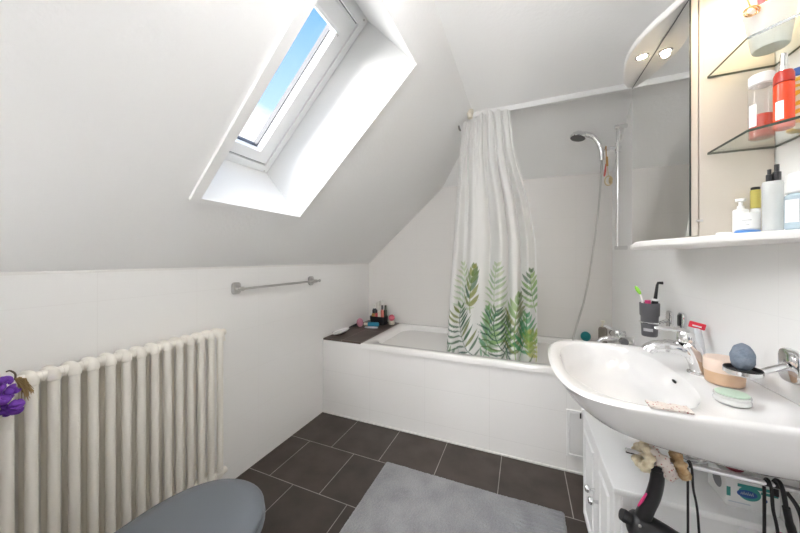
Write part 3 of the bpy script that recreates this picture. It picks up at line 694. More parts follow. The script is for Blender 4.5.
for k in range(6): tube(bm, [(.536+k*.0042, y0-.0011, z0+.040), (.538+k*.0042, y0-.0011, z0+.046+.002*(k % 2)), (.5395+k*.0042, y0-.0011, z0+.040)], .0007, 6)
mk('script_print', bm, mat('pale_print', (.55, .60, .66), .5), tbx)
bm = NB(); box(bm, .512, .555, y0-.0006, y0-.0001, z0+.013, z0+.0155); mk('fine_print', bm, mat('pale_print', (.55, .60, .66), .5), tbx)
bm = NB()
poly(bm, [(x0-.0005, 1.120+.022*math.cos(a), z0+.046+.022*math.sin(a)) for a in [2*PI*k/24 for k in range(24)]]); mk('end_print', bm, mat('grey_card_print', (.22, .23, .25), .6), tbx)
bm = NB(); ball(bm, (.540, 1.115, z1+.012), (.022, .02, .013), 16, 10); tag(mk('cotton_pouch', bm, mat('dark_red_cloth', (.22, .03, .05), .8)), 'dark red small pouch lying on top of the tissue box', 'pouch')

# ------------------------------------------------------------------ shower
sy = 2.30
sr = thing('shower_rail', 'chrome vertical shower slide rail on the right wall above the bath', 'shower rail', (.564, sy, 1.27))
bm = NB(); tube(bm, [(.564, sy, 1.262), (.564, sy, 2.062)], .0095, 16); mk('bar', bm, CHROME, sr)
for z in (2.052, 1.272):
    bm = NB(); tube(bm, [(.548, sy, z), (XR-.001, sy, z)], [.013, .013], 16); mk('wall_mount', bm, CHROME, sr)
bm = NB(); tube(bm, [(.580, sy, 1.918), (.505, sy, 1.918)], .0125, 16); tube(bm, [(.564, sy, 1.888), (.564, sy, 1.948)], .017, 16); tube(bm, [(.505, sy, 1.92), (.482, sy-.004, 1.915)], [.012, .0135], 14); mk('slider', bm, CHROME, sr)
hs = thing('hand_shower', 'chrome hand shower with curved handle clipped on the slide rail', 'shower head', (.46, 2.29, 1.85))
bm = NB(); hp = spline([(.474, 2.284, 1.845), (.470, 2.283, 1.90), (.455, 2.281, 1.955), (.425, 2.278, 2.000), (.385, 2.272, 2.022), (.355, 2.268, 2.027)], 6)
tube(bm, hp, [.0130]*10+[.0150]*10+[.017]*11, 14); mk('handle', bm, CHROME, hs)
hd_ = Vector((-.25, -.12, -1))
bm = NB(); lathe(bm, (.340, 2.266, 2.025), [(0, -.020), (.020, -.018), (.038, -.005), (.048, .012), (.049, .022), (.044, .026)], 28, M=rot_to(hd_)); mk('head_shell', bm, CHROME, hs)
bm = NB(); lathe(bm, (.340, 2.266, 2.025), [(.0445, .0255), (.038, .027), (0, .0275)], 28, M=rot_to(hd_)); mk('spray_face', bm, mat('spray_plate', (.10, .10, .10), .5), hs)
bm = NB(); tube(bm, spline([(.474, 2.284, 1.843), (.468, 2.28, 1.74), (.455, 2.275, 1.55), (.432, 2.265, 1.34), (.402, 2.25, 1.12), (.365, 2.235, .92), (.318, 2.22, .75), (.302, 2.215, .665), (.33, 2.215, .60), (.40, 2.23, .585), (.50, 2.255, .62), (.552, 2.27, .685)], 8), .0068, 10)
m = bpy.data.materials.new('ribbed_hose'); m.use_nodes = True; nt = m.node_tree; p_ = nt.nodes['Principled BSDF']; p_.inputs['Metallic'].default_value = 1; p_.inputs['Roughness'].default_value = .3; p_.inputs['Base Color'].default_value = (.55, .54, .52, 1)
tc = nt.nodes.new('ShaderNodeTexCoord'); wv = nt.nodes.new('ShaderNodeTexWave'); wv.bands_direction = 'Z'; wv.inputs['Scale'].default_value = 60; bp_ = nt.nodes.new('ShaderNodeBump'); bp_.inputs['Strength'].default_value = .5; bp_.inputs['Distance'].default_value = .002
nt.links.new(tc.outputs['Object'], wv.inputs[0]); nt.links.new(wv.outputs[0], bp_.inputs['Height']); nt.links.new(bp_.outputs[0], p_.inputs['Normal'])
mk('hose', bm, m, hs)
bt = thing('bath_mixer', 'chrome bath mixer tap on the right wall behind the basin', 'tap', (.57, 2.26, .67))
bm = NB(); tube(bm, [(.555, 2.16, .705), (.555, 2.36, .705)], .021, 18)
for y in (2.18, 2.34): tube(bm, [(.555, y, .705), (XR-.001, y, .705)], [.017, .024], 14)
mk('mixer_body', bm, CHROME, bt)
bm = NB(); tube(bm, spline([(.552, 2.26, .70), (.51, 2.26, .692), (.47, 2.26, .682), (.45, 2.26, .66)], 5), [.017]*8+[.014]*8, 14); mk('spout', bm, CHROME, bt)
bm = NB(); ball(bm, (.555, 2.26, .734), (.026, .026, .020), 18, 10); tube(bm, [(.552, 2.26, .742), (.50, 2.255, .766), (.475, 2.252, .770)], [.010, .008, .006], 10); mk('lever', bm, CHROME, bt)
for y in (2.150, 2.360):
    bm = NB(); tube(bm, [(.555, y, .705), (.555, y+(-.022 if y < 2.2 else .022), .705)], [.023, .021], 16); mk('end_knob', bm, mat('grey_chrome', (.30, .30, .31), .25, 1.0), bt)
# scrubber hanging from the slider
sb = thing('pumice_scrubber', 'tan bath scrubber on a cord with pink band hanging from the shower slider', 'scrubber', (.497, 2.276, 1.68))
bm = NB(); tube(bm, spline([(.497, 2.2995, 1.934), (.497, 2.284, 1.93), (.496, 2.279, 1.90), (.497, 2.278, 1.85), (.499, 2.277, 1.80)], 5), .0028, 8); mk('cord', bm, mat('tan_cord', (.50, .32, .14), .9), sb)
bm = NB(); tube(bm, [(.499, 2.277, 1.86), (.501, 2.276, 1.80)], [.006, .007], 10); mk('wooden_bead', bm, mat('amber_wood', (.55, .32, .10), .5), sb)
bm = NB(); tube(bm, [(.494, 2.275, 1.815), (.490, 2.274, 1.77), (.485, 2.274, 1.735)], [.004, .009, .007], 10, flat=.5); mk('pink_band', bm, mat('coral_band', (.62, .14, .12), .6), sb)
bm = NB(); tube(bm, [(.508+.020*math.cos(a), 2.276, 1.705+.030*math.sin(a)) for a in [2*PI*k/24 for k in range(24)]], .0045, 8); tube(bm, [(.501, 2.276, 1.80), (.508, 2.276, 1.737)], .002, 6); mk('loop', bm, mat('cream_cord', (.62, .52, .34), .8), sb)
bm = NB(); ball(bm, (.518, 2.276, 1.707), (.010, .012, .024), 14, 10); mk('pumice', bm, mat('tan_pumice', (.55, .42, .24), .95, bump=(200, .6, .004)), sb)
# bottles on the bath rim
b = thing('soap_bottle', 'translucent pump bottle standing at the back right corner of the bath', 'bottle', (.545, 2.600, ZT))
solid_lathe('bottle_body', (.545, 2.600, ZT+.0005), [(0, 0), (.026, 0), (.028, .004), (.028, .100), (.022, .112), (.010, .116), (0, .116)], glass_mat('smoky_plastic', (.62, .58, .52), body=((.42, .38, .33), .55)), b)
solid_lathe('pump', (.545, 2.600, ZT+.117), [(0, 0), (.011, 0), (.011, .014), (.005, .016), (.005, .034), (.014, .036), (.014, .046), (0, .047)], mat('cream_plastic', (.74, .70, .60), .4), b)
bm = NB(); ball(bm, (.438, 2.612, ZT+.034), (.034, .026, .036), 20, 14)
for vtx in bm.verts:
    vtx.co.z = max(vtx.co.z, ZT+.0005); vtx.co += Vector((0, 0, .003))*math.sin(vtx.co.x*300)*0
tag(mk('shower_puff', bm, mat('teal_net', (.01, .23, .25), .7, bump=(150, .8, .006))), 'round teal shower sponge on the back rim of the bath', 'sponge')

# ------------------------------------------------------------------ shower curtain and its rail
RY = 2.035
cr_ = thing('curtain_rail', 'white curtain rail on the ceiling above the bath front', 'curtain rail', (.15, RY, 2.15))
bm = NB(); box(bm, -.335, XR-.001, RY-.012, RY+.012, 2.156, 2.1895, .003); mk('rail', bm, PVC, cr_)
bm = NB(); lathe(bm, (-.325, 1.985, 2.130), [(0, 0), (.014, 0), (.017, .003), (.018, .030), (.022, .034), (.022, .054), (0, .055)], 20); mk('end_bracket', bm, mat('cream_bracket', (.74, .69, .58), .45), cr_)
bm = NB(); tube(bm, [(-.400, 1.985, 2.095), (-.395, 1.985, 2.072), (-.388, 1.985, 2.060)], [.006, .007, .005], 10); mk('end_hook', bm, mat('grey_hook', (.30, .29, .27), .5), cr_)

NU, NV = 330, 300
ZTOP, ZBOT = 2.158, .40
LEFT = [(2.158, -.378), (2.05, -.388), (1.8, -.412), (1.5, -.44), (1.2, -.462), (.9, -.482), (.565, -.500), (.40, -.507)]
RIGHT = [(2.158, -.082), (2.05, -.070), (1.90, -.055), (1.753, -.018), (1.562, .035), (1.315, .074), (1.0, .083), (.565, .083), (.40, .082)]
def interp(tab, z):
    zs = [a for a, _ in tab][::-1]; xs = [b for _, b in tab][::-1]; return np.interp(z, zs, xs)
uu = np.linspace(0, 1, NU)[None, :].repeat(NV, 0); zz = np.linspace(ZBOT, ZTOP, NV)[:, None].repeat(NU, 1)
h = (zz - ZBOT) / (ZTOP - ZBOT)
lx = interp(LEFT, zz); rx = interp(RIGHT, zz)
s_ = lambda x_: np.clip(x_, 0, 1)**2 * (3 - 2*np.clip(x_, 0, 1))
ph = 2*PI*(5.3*uu + .35*np.sin(5*uu+1.3) + .10*np.sin(9*uu))
top = s_((h - .62)/.38)
amp = .026*(1-top) + .017*top
fold = np.sin(ph + .25*np.sin(h*5+uu*4))*amp + .006*np.sin(2.6*ph+2+h*2)*(.5+.5*h) + top*.008*np.sin(2*PI*17*uu+.7*np.sin(11*uu))
gather = s_((h-.955)/.045)*.003*np.sin(2*PI*38*uu)
yy = 2.006 + .018*(1-s_((h-.55)/.35)) + fold*(.62 + .75*(1-s_((h-.55)/.40))) + gather + .010*np.sin(h*3.2)
xx = lx + (rx-lx)*uu + .010*np.cos(ph)*(1-.3*top)*np.sin(PI*uu)
ztop_wave = s_((h-.93)/.07)*(.014*np.sin(2*PI*5.2*uu+1.0)*np.sin(PI*uu) )
zw = zz + ztop_wave - s_((h-.90)/.10)*.040*np.clip(1-uu/.45, 0, 1)
zw = np.minimum(zw, 2.178)
# printed leaves, painted in the flat cloth (p across in metres, z up)
p_flat = uu*.583
col = np.zeros((NV, NU, 3)); col[:] = (.80, .80, .785)
def blend(mask, c, a):
    m_ = (mask*a)[..., None]; col[:] = col*(1-m_) + np.array(c)*m_
def leaflet(bx, bz, ang, L, W, c, a=.9, bend=0):
    dx = p_flat-bx; dz = zz-bz
    s = dx*math.cos(ang)+dz*math.sin(ang); t = -dx*math.sin(ang)+dz*math.cos(ang) - bend*s*s/L
    q = np.clip(s/L, 0, 1); w_ = W*np.sin(PI*q**.75)
    d = w_-np.abs(t)
    mask = np.clip(d/.0022+.5, 0, 1)*((s > 0) & (s < L)); blend(mask, c, a)
    rib = np.clip(1-np.abs(t)/.0016, 0, 1)*((s > 0) & (s < L)); blend(rib, tuple(x*.75 for x in c), .35*a)
def stem(pts, c, r=.0022, a=.9):
    for (x0, z0), (x1, z1) in zip(pts[:-1], pts[1:]):
        dx, dz = x1-x0, z1-z0; L2 = dx*dx+dz*dz
        q = np.clip(((p_flat-x0)*dx+(zz-z0)*dz)/L2, 0, 1)
        d = np.hypot(p_flat-x0-q*dx, zz-z0-q*dz); blend(np.clip((r-d)/.0015+.5, 0, 1), c, a)
def frond(x0, z0, x1, z1, bow, n, L, W, cols, seed, a=.9, spread=1.15, droop=0, sides=(1, -1), L0=.5):
    rnd = random.Random(seed); P_ = []
    for k in range(17):
        q = k/16; nx_, nz_ = -(z1-z0), (x1-x0)
        P_.append((x0+(x1-x0)*q+nx_*bow*4*q*(1-q), z0+(z1-z0)*q+nz_*bow*4*q*(1-q)))
    stem(P_, cols[0], .0022, a)
    for k in range(n):
        q = .14+.84*k/(n-1); i = min(int(q*16), 15); bx = P_[i][0]+(P_[i+1][0]-P_[i][0])*(q*16-i); bz = P_[i][1]+(P_[i+1][1]-P_[i][1])*(q*16-i)
        th_ = math.atan2(P_[i+1][1]-P_[i][1], P_[i+1][0]-P_[i][0])
        prof = L0+(1-L0)*math.sin(PI*min(1, q*.95+.1)); prof *= (1-.25*max(0, q-.7)/.3)
        for sd in sides:
            sp = spread*(1-.62*q) + .0
            leaflet(bx, bz, th_+sd*sp+rnd.uniform(-.06, .06), L*prof*rnd.uniform(.9, 1.08), W*rnd.uniform(.85, 1.1), cols[rnd.randrange(len(cols))], a*rnd.uniform(.85, 1), -sd*droop)
DK = [(.05, .13, .085), (.07, .17, .09), (.10, .20, .08)]
OL = [(.20, .24, .06), (.14, .22, .07), (.28, .30, .08)]
LG = [(.24, .42, .12), (.32, .48, .18), (.18, .36, .14)]
MG = [(.06, .30, .13), (.10, .36, .16), (.16, .40, .12)]
PAL= [(.42, .55, .30), (.34, .50, .30), (.50, .58, .34)]
YG = [(.48, .50, .14), (.36, .44, .10), (.24, .40, .10)]
# upper row
frond(.105, .80, .090, 1.16, -.05, 9, .105, .0085, PAL, 1, .65, 1.25)
frond(.165, .84, .175, 1.14, .03, 6, .11, .012, OL+DK, 2, .9, .55)
frond(.338, .79, .335, 1.16, .04, 9, .100, .0085, PAL+LG, 3, .65, 1.25)
frond(.575, .86, .545, 1.12, .05, 7, .095, .010, LG+DK, 4, .85, 1.1)
# lower row
frond(.205, .545, .085, .86, .16, 10, .165, .0075, DK+OL[:1], 5, .95, 1.45, .12)
frond(.245, .545, .275, .86, -.10, 7, .135, .0135, MG, 7, .8, 1.0)
frond(.265, .56, .330, .72, .05, 6, .10, .010, LG, 8, .6, 1.1)
frond(.410, .545, .335, .86, .12, 10, .150, .0072, DK+OL[1:2], 9, .95, 1.4, .10)
frond(.405, .54, .405, .84, -.04, 7, .09, .0075, DK, 10, .85, .75)
frond(.455, .54, .470, .96, .04, 9, .135, .0125, LG+OL, 11, .8, .85)
frond(.475, .56, .520, .84, -.05, 7, .11, .0105, MG, 12, .9, .95)
frond(.575, .545, .535, .74, -.10, 7, .10, .0120, YG, 13, .9, 1.1)
for k in range(9): leaflet(.19+.042*k, .545, math.radians(60+37*(k % 4)), .07, .006, MG[k % 3] if k % 2 else DK[k % 3], .7)
frond(.06, .53, .0, .62, .1, 5, .06, .007, DK, 14, .7, 1.2)
bm = NB()
V = [[bm.verts.new((xx[j, i], yy[j, i], zw[j, i])) for i in range(NU)] for j in range(NV)]
for j in range(NV-1):
    for i in range(NU-1): bm.faces.new((V[j][i], V[j][i+1], V[j+1][i+1], V[j+1][i]))
for f in bm.faces: f.smooth = True
m = bpy.data.materials.new('printed_curtain_cloth'); m.use_nodes = True; nt = m.node_tree; p_ = nt.nodes['Principled BSDF']
p_.inputs['Roughness'].default_value = .75; p_.inputs['Specular IOR Level'].default_value = .25
at = nt.nodes.new('ShaderNodeAttribute'); at.attribute_name = 'print'; nt.links.new(at.outputs['Color'], p_.inputs['Base Color'])
ot = nt.nodes['Material Output']; tr = nt.nodes.new('ShaderNodeBsdfTranslucent'); ms = nt.nodes.new('ShaderNodeMixShader'); ms.inputs[0].default_value = .22
nt.links.new(at.outputs['Color'], tr.inputs[0]); nt.links.new(p_.outputs[0], ms.inputs[1]); nt.links.new(tr.outputs[0], ms.inputs[2]); nt.links.new(ms.outputs[0], ot.inputs[0])
sc_ = mk('shower_curtain', bm, m, None, keep_normals=True, origin=(-.2, 2.01, ZBOT))
ca = sc_.data.color_attributes.new('print', 'FLOAT_COLOR', 'POINT')
buf = np.ones((NV*NU, 4), dtype=np.float32); buf[:, :3] = col.reshape(-1, 3); ca.data.foreach_set('color', buf.ravel())
tag(sc_, 'white shower curtain printed with green palm leaves, gathered over the bath', 'curtain')

# ------------------------------------------------------------------ things on the dark ledge
LZ = ZT + .0015
b = thing('soap_tray', 'flat white oval tray on the front end of the dark ledge', 'tray', (-1.395, 2.06, LZ))
def oval(cx_, cy_, a_, b_, z, rot=0, n=32): return [(cx_+a_*math.cos(t0)*math.cos(rot)-b_*math.sin(t0)*math.sin(rot), cy_+a_*math.cos(t0)*math.sin(rot)+b_*math.sin(t0)*math.cos(rot), z) for t0 in [2*PI*k/n for k in range(n)]]
bm = NB(); loft(bm, [oval(-1.395, 2.07, .022, .070, LZ), oval(-1.395, 2.07, .030, .090, LZ+.014)]); mk('tray_base', bm, mat('dark_tray', (.05, .04, .04), .5), b)
bm = NB(); loft(bm, [oval(-1.395, 2.07, .034, .098, LZ+.0142), oval(-1.395, 2.07, .044, .112, LZ+.026), oval(-1.395, 2.07, .043, .110, LZ+.028), oval(-1.395, 2.07, .034, .095, LZ+.019)]); mk('tray_dish', bm, CERAM, b)
# dark caddy filled with tubes
b = thing('bottle_caddy', 'black plastic caddy full of tubes at the ledge corner', 'basket', (-1.275, 2.53, LZ))
bm = NB()
rq = lambda e, z: [(x_, y_, z) for x_, y_ in rrect(-1.275, 2.53, .16+e, .10+e, .02, 4)]
loft(bm, [rq(-.012, LZ), rq(0, LZ+.075), rq(-.006, LZ+.075), rq(-.016, LZ+.006)]); mk('caddy_body', bm, BLACK, b)
kinds = [(-.058, .022, .175, .020, (.05, .06, .07), 'dark tall bottle at the left end of the black caddy', 'bottle'),
         (-.048, -.022, .125, .016, (.48, .27, .08), 'amber tube at front left of the black caddy', 'bottle'),
         (-.016, .022, .205, .018, (.80, .78, .74), 'white tall tube at back left of the black caddy', 'tube'),
         (-.014, -.022, .130, .014, (.62, .08, .10), 'small red bottle at front centre of the black caddy', 'bottle'),
         (.014, -.022, .150, .014, (.78, .70, .60), 'cream coloured tube at front right of the black caddy', 'tube'),
         (.024, .020, .215, .018, (.84, .82, .78), 'white tallest tube at back centre of the black caddy', 'tube'),
         (.046, -.020, .175, .015, (.66, .18, .15), 'coral red tube at front right of the black caddy', 'tube'),
         (.060, .020, .170, .016, (.03, .05, .03), 'dark green bottle at the right end of the black caddy', 'bottle')]
for k, (dx, dy, hh, r_, c, lab, cat) in enumerate(kinds):
    o_ = thing('cosmetic_' + cat, lab, cat, (-1.275+dx, 2.53+dy, LZ+.007), 'cosmetics in the black caddy')
    p0 = (-1.275+dx, 2.53+dy, LZ+.007)
    solid_lathe('container', p0, [(0, 0), (r_*.9, 0), (r_, .004), (r_, hh*.70), (r_*.7, hh*.76), (0, hh*.76)], mat('cosmetic_colour_%d' % k, c, .35), o_, 16)
    cc = (.03, .03, .03) if k in (1, 6, 3) else ((.75, .74, .70) if k != 7 else (.05, .08, .05))
    solid_lathe('cap', (p0[0], p0[1], p0[2]+hh*.761), cyl(r_*.62, hh*.24, .002), mat('cosmetic_cap_%d' % k, cc, .4), o_, 14)
b = thing('blue_bottle', 'blue bottle lying in front of the black caddy', 'bottle', (-1.28, 2.40, LZ))
bm = NB(); tube(bm, [(-1.318, 2.390, LZ+.021), (-1.312, 2.391, LZ+.021), (-1.225, 2.415, LZ+.021), (-1.218, 2.417, LZ+.021)], [.012, .020, .020, .013], 18); mk('bottle_body', bm, mat('teal_blue', (.02, .22, .36), .35), b)
bm = NB(); tube(bm, [(-1.352, 2.381, LZ+.021), (-1.319, 2.390, LZ+.021)], .0125, 14); mk('cap', bm, mat('cream_cap', (.76, .68, .58), .4), b)
bm = NB(); loft(bm, [oval(-1.262, 2.350, .060, .016, LZ, .25), oval(-1.262, 2.350, .062, .018, LZ+.006, .25), oval(-1.262, 2.350, .056, .014, LZ+.010, .25)]); tag(mk('nail_file', bm, mat('pale_lilac', (.60, .60, .66), .5)), 'pale flat strip lying before the blue bottle on the ledge', 'nail file')
bm = NB(); ball(bm, (-1.375, 2.345, LZ+.040), (.030, .030, .040), 18, 12)
tag(mk('pink_sponge', bm, mat('pink_puff', (.62, .27, .36), .8, bump=(140, .7, .005))), 'pink round sponge on the ledge left of the blue bottle', 'sponge')
b = thing('hair_comb', 'dark flat brush against the wall behind the pink sponge', 'brush', (-1.425, 2.33, LZ))
bm = NB(); tube(bm, [(-1.428, 2.25, LZ+.012), (-1.424, 2.32, LZ+.013), (-1.42, 2.40, LZ+.016)], [.006, .011, .015], 12, flat=.8); mk('brush_body', bm, BLACK, b)
b = thing('perfume_pot', 'small cream pot with pink round top at right of the black caddy', 'pot', (-1.153, 2.555, LZ))
solid_lathe('pot_body', (-1.153, 2.555, LZ), [(0, 0), (.026, 0), (.028, .003), (.028, .030), (.024, .034), (0, .034)], mat('cream_glass', (.70, .64, .54), .3), b)
bm = NB(); ball(bm, (-1.153, 2.555, LZ+.062), (.030, .030, .030), 18, 12); mk('pink_top', bm, mat('pink_red', (.66, .14, .20), .45), b)

# ------------------------------------------------------------------ towel rail on the left wall
tr_ = thing('towel_rail', 'chrome towel rail on the left wall above the radiator end', 'towel rail', (-1.42, 1.45, 1.04))
bm = NB(); tube(bm, [(-1.405, 1.118, 1.038), (-1.405, 1.800, 1.038)], .0068, 14); ball(bm, (-1.405, 1.806, 1.038), .010, 12, 8); ball(bm, (-1.405, 1.114, 1.038), .010, 12, 8); mk('bar', bm, STEEL, tr_)
for y in (1.14, 1.755):
    bm = NB(); prism(bm, rrect(y, 1.040, .052, .066, .016), 'x', XL+.0005, XL+.014, .004); tube(bm, [(XL+.012, y, 1.038), (-1.405, y, 1.038)], [.013, .010], 14); tube(bm, [(-1.405, y-.014, 1.038), (-1.405, y+.014, 1.038)], .011, 14); mk('wall_mount', bm, STEEL, tr_)

# ------------------------------------------------------------------ column radiator
XRF, XRB, RZ0, RZ1, PIT = -1.352, -1.408, .163, .832, .0456
rd = thing('radiator', 'cream column radiator along the left wall', 'radiator', (-1.38, .65, .12))
ys = [.981 - PIT*k for k in range(18)]
def section(y):
    bm = NB()
    for x in (XRF, XRB): tube(bm, [(x, y, RZ0), (x, y, RZ1)], .0138 if x == XRF else .0100, 16)
    for z, s in ((RZ1, 1), (RZ0, -1)):
        pts = spline([(XRF+.0, y, z-.012*s), (XRF-.004, y, z+.008*s), (XRF-.020, y, z+.014*s), (XRB+.020, y, z+.014*s), (XRB+.004, y, z+.008*s), (XRB, y, z-.012*s)], 5)
        tube(bm, pts, [.0132]+[.0165]*(len(pts)-2)+[.0132], 14)
        tube(bm, [(XRF-.014, y-PIT/2+.0003, z+.008*s), (XRF-.014, y-.012, z+.008*s), (XRF-.014, y+.012, z+.008*s), (XRF-.014, y+PIT/2-.0003, z+.008*s)], [.0165, .0175, .0175, .0165], 16)
    return bm
sec0 = mk('section', section(ys[0]), RADPAINT, rd, ang=60)
for k in range(1, 18):
    c = sec0.copy(); COL.objects.link(c); c.parent = rd; c.location = (0, ys[k]-ys[0], 0)
bm = NB(); tube(bm, [(XRF-.014, ys[0]+PIT/2, RZ1+.008), (XRF-.014, ys[0]+PIT/2+.010, RZ1+.008), (XRF-.014, ys[0]+PIT/2+.012, RZ1+.008)], [.0155, .0155, .008], 14); tube(bm, [(XRF-.012, ys[0]+.028, RZ1-.004), (XRF-.012, ys[0]+.028, RZ1-.036)], [.004, .008], 10); mk('bleed_valve', bm, RADPAINT, rd)
bm = NB(); tube(bm, [(XRF-.014, ys[0]+PIT/2, RZ0-.008), (XRF-.014, ys[0]+PIT/2+.016, RZ0-.008), (XRF-.014, ys[0]+PIT/2+.020, RZ0-.008)], [.016, .016, .009], 14); tube(bm, [(XRF-.03, ys[0]+.03, RZ0-.03), (XL+.007, ys[0]+.035, RZ0-.02)], .006, 8); mk('end_plug', bm, RADPAINT, rd)
for y in (ys[2]+PIT/2, ys[15]+PIT/2):
    for z in (RZ0+.05, RZ1-.05):
        bm = NB(); box(bm, XL+.0005, XRB-.014, y-.010, y+.010, z-.012, z+.012, .002); mk('wall_bracket', bm, RADPAINT, rd)

# dried flower bunch hung on the radiator
fb = thing('flower_bunch', 'purple dried flower bunch with straw hung over the radiator top', 'dried flowers', (-1.31, .35, .80))
bm = NB(); rnd = random.Random(3)
for k in range(30):
    c0 = Vector((-1.305+rnd.uniform(-.016, .022), .318+rnd.uniform(-.042, .030), .838+rnd.uniform(-.060, .040)))
    for j in range(6):
        d = Vector((rnd.uniform(-.3, 1), rnd.uniform(-1, 1), rnd.uniform(-1, 1))).normalized()
        ball(bm, c0 + d*.010, (.0105, .0085, .0045), 8, 5, M=rot_to(d) @ Matrix.Rotation(rnd.uniform(0, 3), 4, 'Z'))
mk('blossoms', bm, mat('purple_petals', (.12, .025, .33), .6, var=(40, (.22, .06, .50))), fb, ang=60)
bm = NB()
for k in range(70):
    a = rnd.uniform(-1.2, 1.5); p0 = Vector((-1.322+rnd.uniform(-.006, .006), .350, .862)); L = rnd.uniform(.03, .055)
    p1 = p0 + Vector((rnd.uniform(-.004, .012), math.cos(a)*.016+.004, -L*.5+math.sin(a)*.02))
    p2 = p1 + Vector((rnd.uniform(-.003, .008), rnd.uniform(-.002, .012), -L*.6)); tube(bm, [p0, p1, p2], [.0012, .0012, .0006], 5)
mk('straw', bm, mat('dry_straw', (.36, .25, .11), .9), fb)
bm = NB(); tube(bm, spline([(-1.322, .350, .860), (-1.338, .354, .872), (-1.38, .356, .874), (-1.405, .356, .868)], 5), .0022, 8); mk('string', bm, mat('dark_string', (.10, .07, .05), .9), fb)

# ------------------------------------------------------------------ toilet
to = thing('toilet', 'white toilet with closed grey seat lid beside the radiator', 'toilet', (-.88, .45, 0))
TX, TY0, TY1 = -.880, .285, .742
def tring(w_, y0, y1, z, n=48, e=2.4):
    out = []; yc = y0 + (y1-y0)*.50
    for k in range(n):
        a = 2*PI*k/n; ca, sa = math.cos(a), math.sin(a); ee = 2.15 if sa > 0 else 3.2
        r = 1/((abs(ca))**ee + (abs(sa))**ee)**(1/ee); out.append((TX+r*ca*w_, yc + r*sa*((y1-yc) if sa > 0 else (yc-y0)), z))
    return out
bm = NB(); loft(bm, [tring(.186, TY0, TY1, .412), tring(.189, TY0, TY1+.004, .416), tring(.189, TY0, TY1+.004, .424), tring(.183, TY0+.005, TY1-.004, .430), tring(.150, TY0+.02, TY1-.03, .4335), tring(.06, TY0+.1, TY1-.16, .435)], True, True); mk('lid', bm, SEATG, to, ang=60)
bm = NB(); loft(bm, [tring(.188, TY0, TY1, .388), tring(.193, TY0, TY1+.006, .392), tring(.193, TY0, TY1+.006, .402), tring(.186, TY0, TY1, .4065)], True, True); mk('seat', bm, SEATG, to, ang=60)
bm = NB(); loft(bm, [tring(.125, .155, .55, .0), tring(.118, .155, .56, .02), tring(.115, .155, .575, .10), tring(.150, .152, .66, .20), tring(.170, .152, .715, .31), tring(.178, .152, .733, .37), tring(.176, .152, .731, .388)], True, True); mk('bowl', bm, CERAM, to, ang=60)
for x in (TX-.075, TX+.075):
    bm = NB(); tube(bm, [(x-.02, TY0-.012, .405), (x+.02, TY0-.012, .405)], .010, 12); mk('hinge', bm, CHROME, to)

# ------------------------------------------------------------------ bath mat
bm = NB(); mx0, mx1, my0, my1 = -.742, .178, .972, 1.575
nx, ny = 300, 180; rnd = random.Random(5)
nz = np.random.RandomState(2).rand(nx+1, ny+1)
V = []
for i in range(nx+1):
    row = []
    for j in range(ny+1):
        x = mx0+(mx1-mx0)*i/nx; y = my0+(my1-my0)*j/ny
        e = min(i, nx-i, j*1.0, ny-j)/4; e = min(1, e)
        z = .013 + .006*(nz[i, j]-.5)
        lumps = .0020*math.sin(x*31+1.3*math.sin(y*23))*math.sin(y*37+2)
        rib = .0048*math.sin(2*PI*(y)/.022)*(1/(1+math.exp(-(x+.02)*40)))
        z = (z+lumps+rib)*(.25+.75*math.sin(e*PI/2)) if e < 1 else z+lumps+rib
        row.append(bm.verts.new((x+rnd.uniform(-.001, .001), y+rnd.uniform(-.001, .001), max(z, .002))))
    V.append(row)
for i in range(nx):
    for j in range(ny): bm.faces.new((V[i][j], V[i+1][j], V[i+1][j+1], V[i][j+1]))
r_ = [V[i][0] for i in range(nx+1)] + [V[nx][j] for j in range(1, ny+1)] + [V[i][ny] for i in range(nx-1, -1, -1)] + [V[0][j] for j in range(ny-1, 0, -1)]
low = [bm.verts.new((v_.co.x, v_.co.y, .0005)) for v_ in r_]
for k in range(len(r_)):
    j = (k+1) % len(r_); bm.faces.new((r_[k], r_[j], low[j], low[k]))
bm.faces.new(low)
tag(mk('bath_mat', bm, mat('grey_pile', (.29, .295, .31), .95, bump=(420, .8, .004), var=(9, (.37, .375, .39)), sheen=.3, spec=.1), ang=180), 'grey fluffy bath mat on the dark tiled floor', 'bath mat')

# ------------------------------------------------------------------ ceiling globe lamp of the room (above the frame)
LPX, LPY, LPZ = -.12, .46, ZC - .145
cl = thing('ceiling_lamp', 'frosted glass globe lamp fixed to the flat ceiling', 'lamp', (LPX, LPY, ZC))
bm = NB(); lathe(bm, (LPX, LPY, ZC-.0005), [(0, -.036), (.05, -.036), (.06, -.028), (.06, 0), (0, 0)], 28); mk('ceiling_rose', bm, PVC, cl)
bm = NB(); ball(bm, (LPX, LPY, LPZ), .108, 32, 20); mk('lamp_globe', bm, mat('lamp_globe_glow', (1, .97, .94), .4, emit=(.985, .99, 1, 9.5)), cl)
fl = thing('added_fill_globe', 'added fill light globe on a stand, unseen behind the camera', 'lamp', (.22, -2.3, 0))  # added fill light behind the camera, lifts the slope and left wall
bm = NB(); lathe(bm, (.22, -2.3, 0), [(0, 0), (.14, 0), (.14, .012), (.02, .02), (0, .02)], 32); mk('base', bm, STEEL, fl)
bm = NB(); tube(bm, [(.22, -2.3, .02), (.22, -2.3, .90)], .010, 12); mk('pole', bm, STEEL, fl)
bm = NB(); ball(bm, (.22, -2.3, 1.09), .20, 32, 20); mk('lamp_globe', bm, mat('fill_globe_glow', (1, .97, .94), .4, emit=(.985, .99, 1, 14.5)), fl)


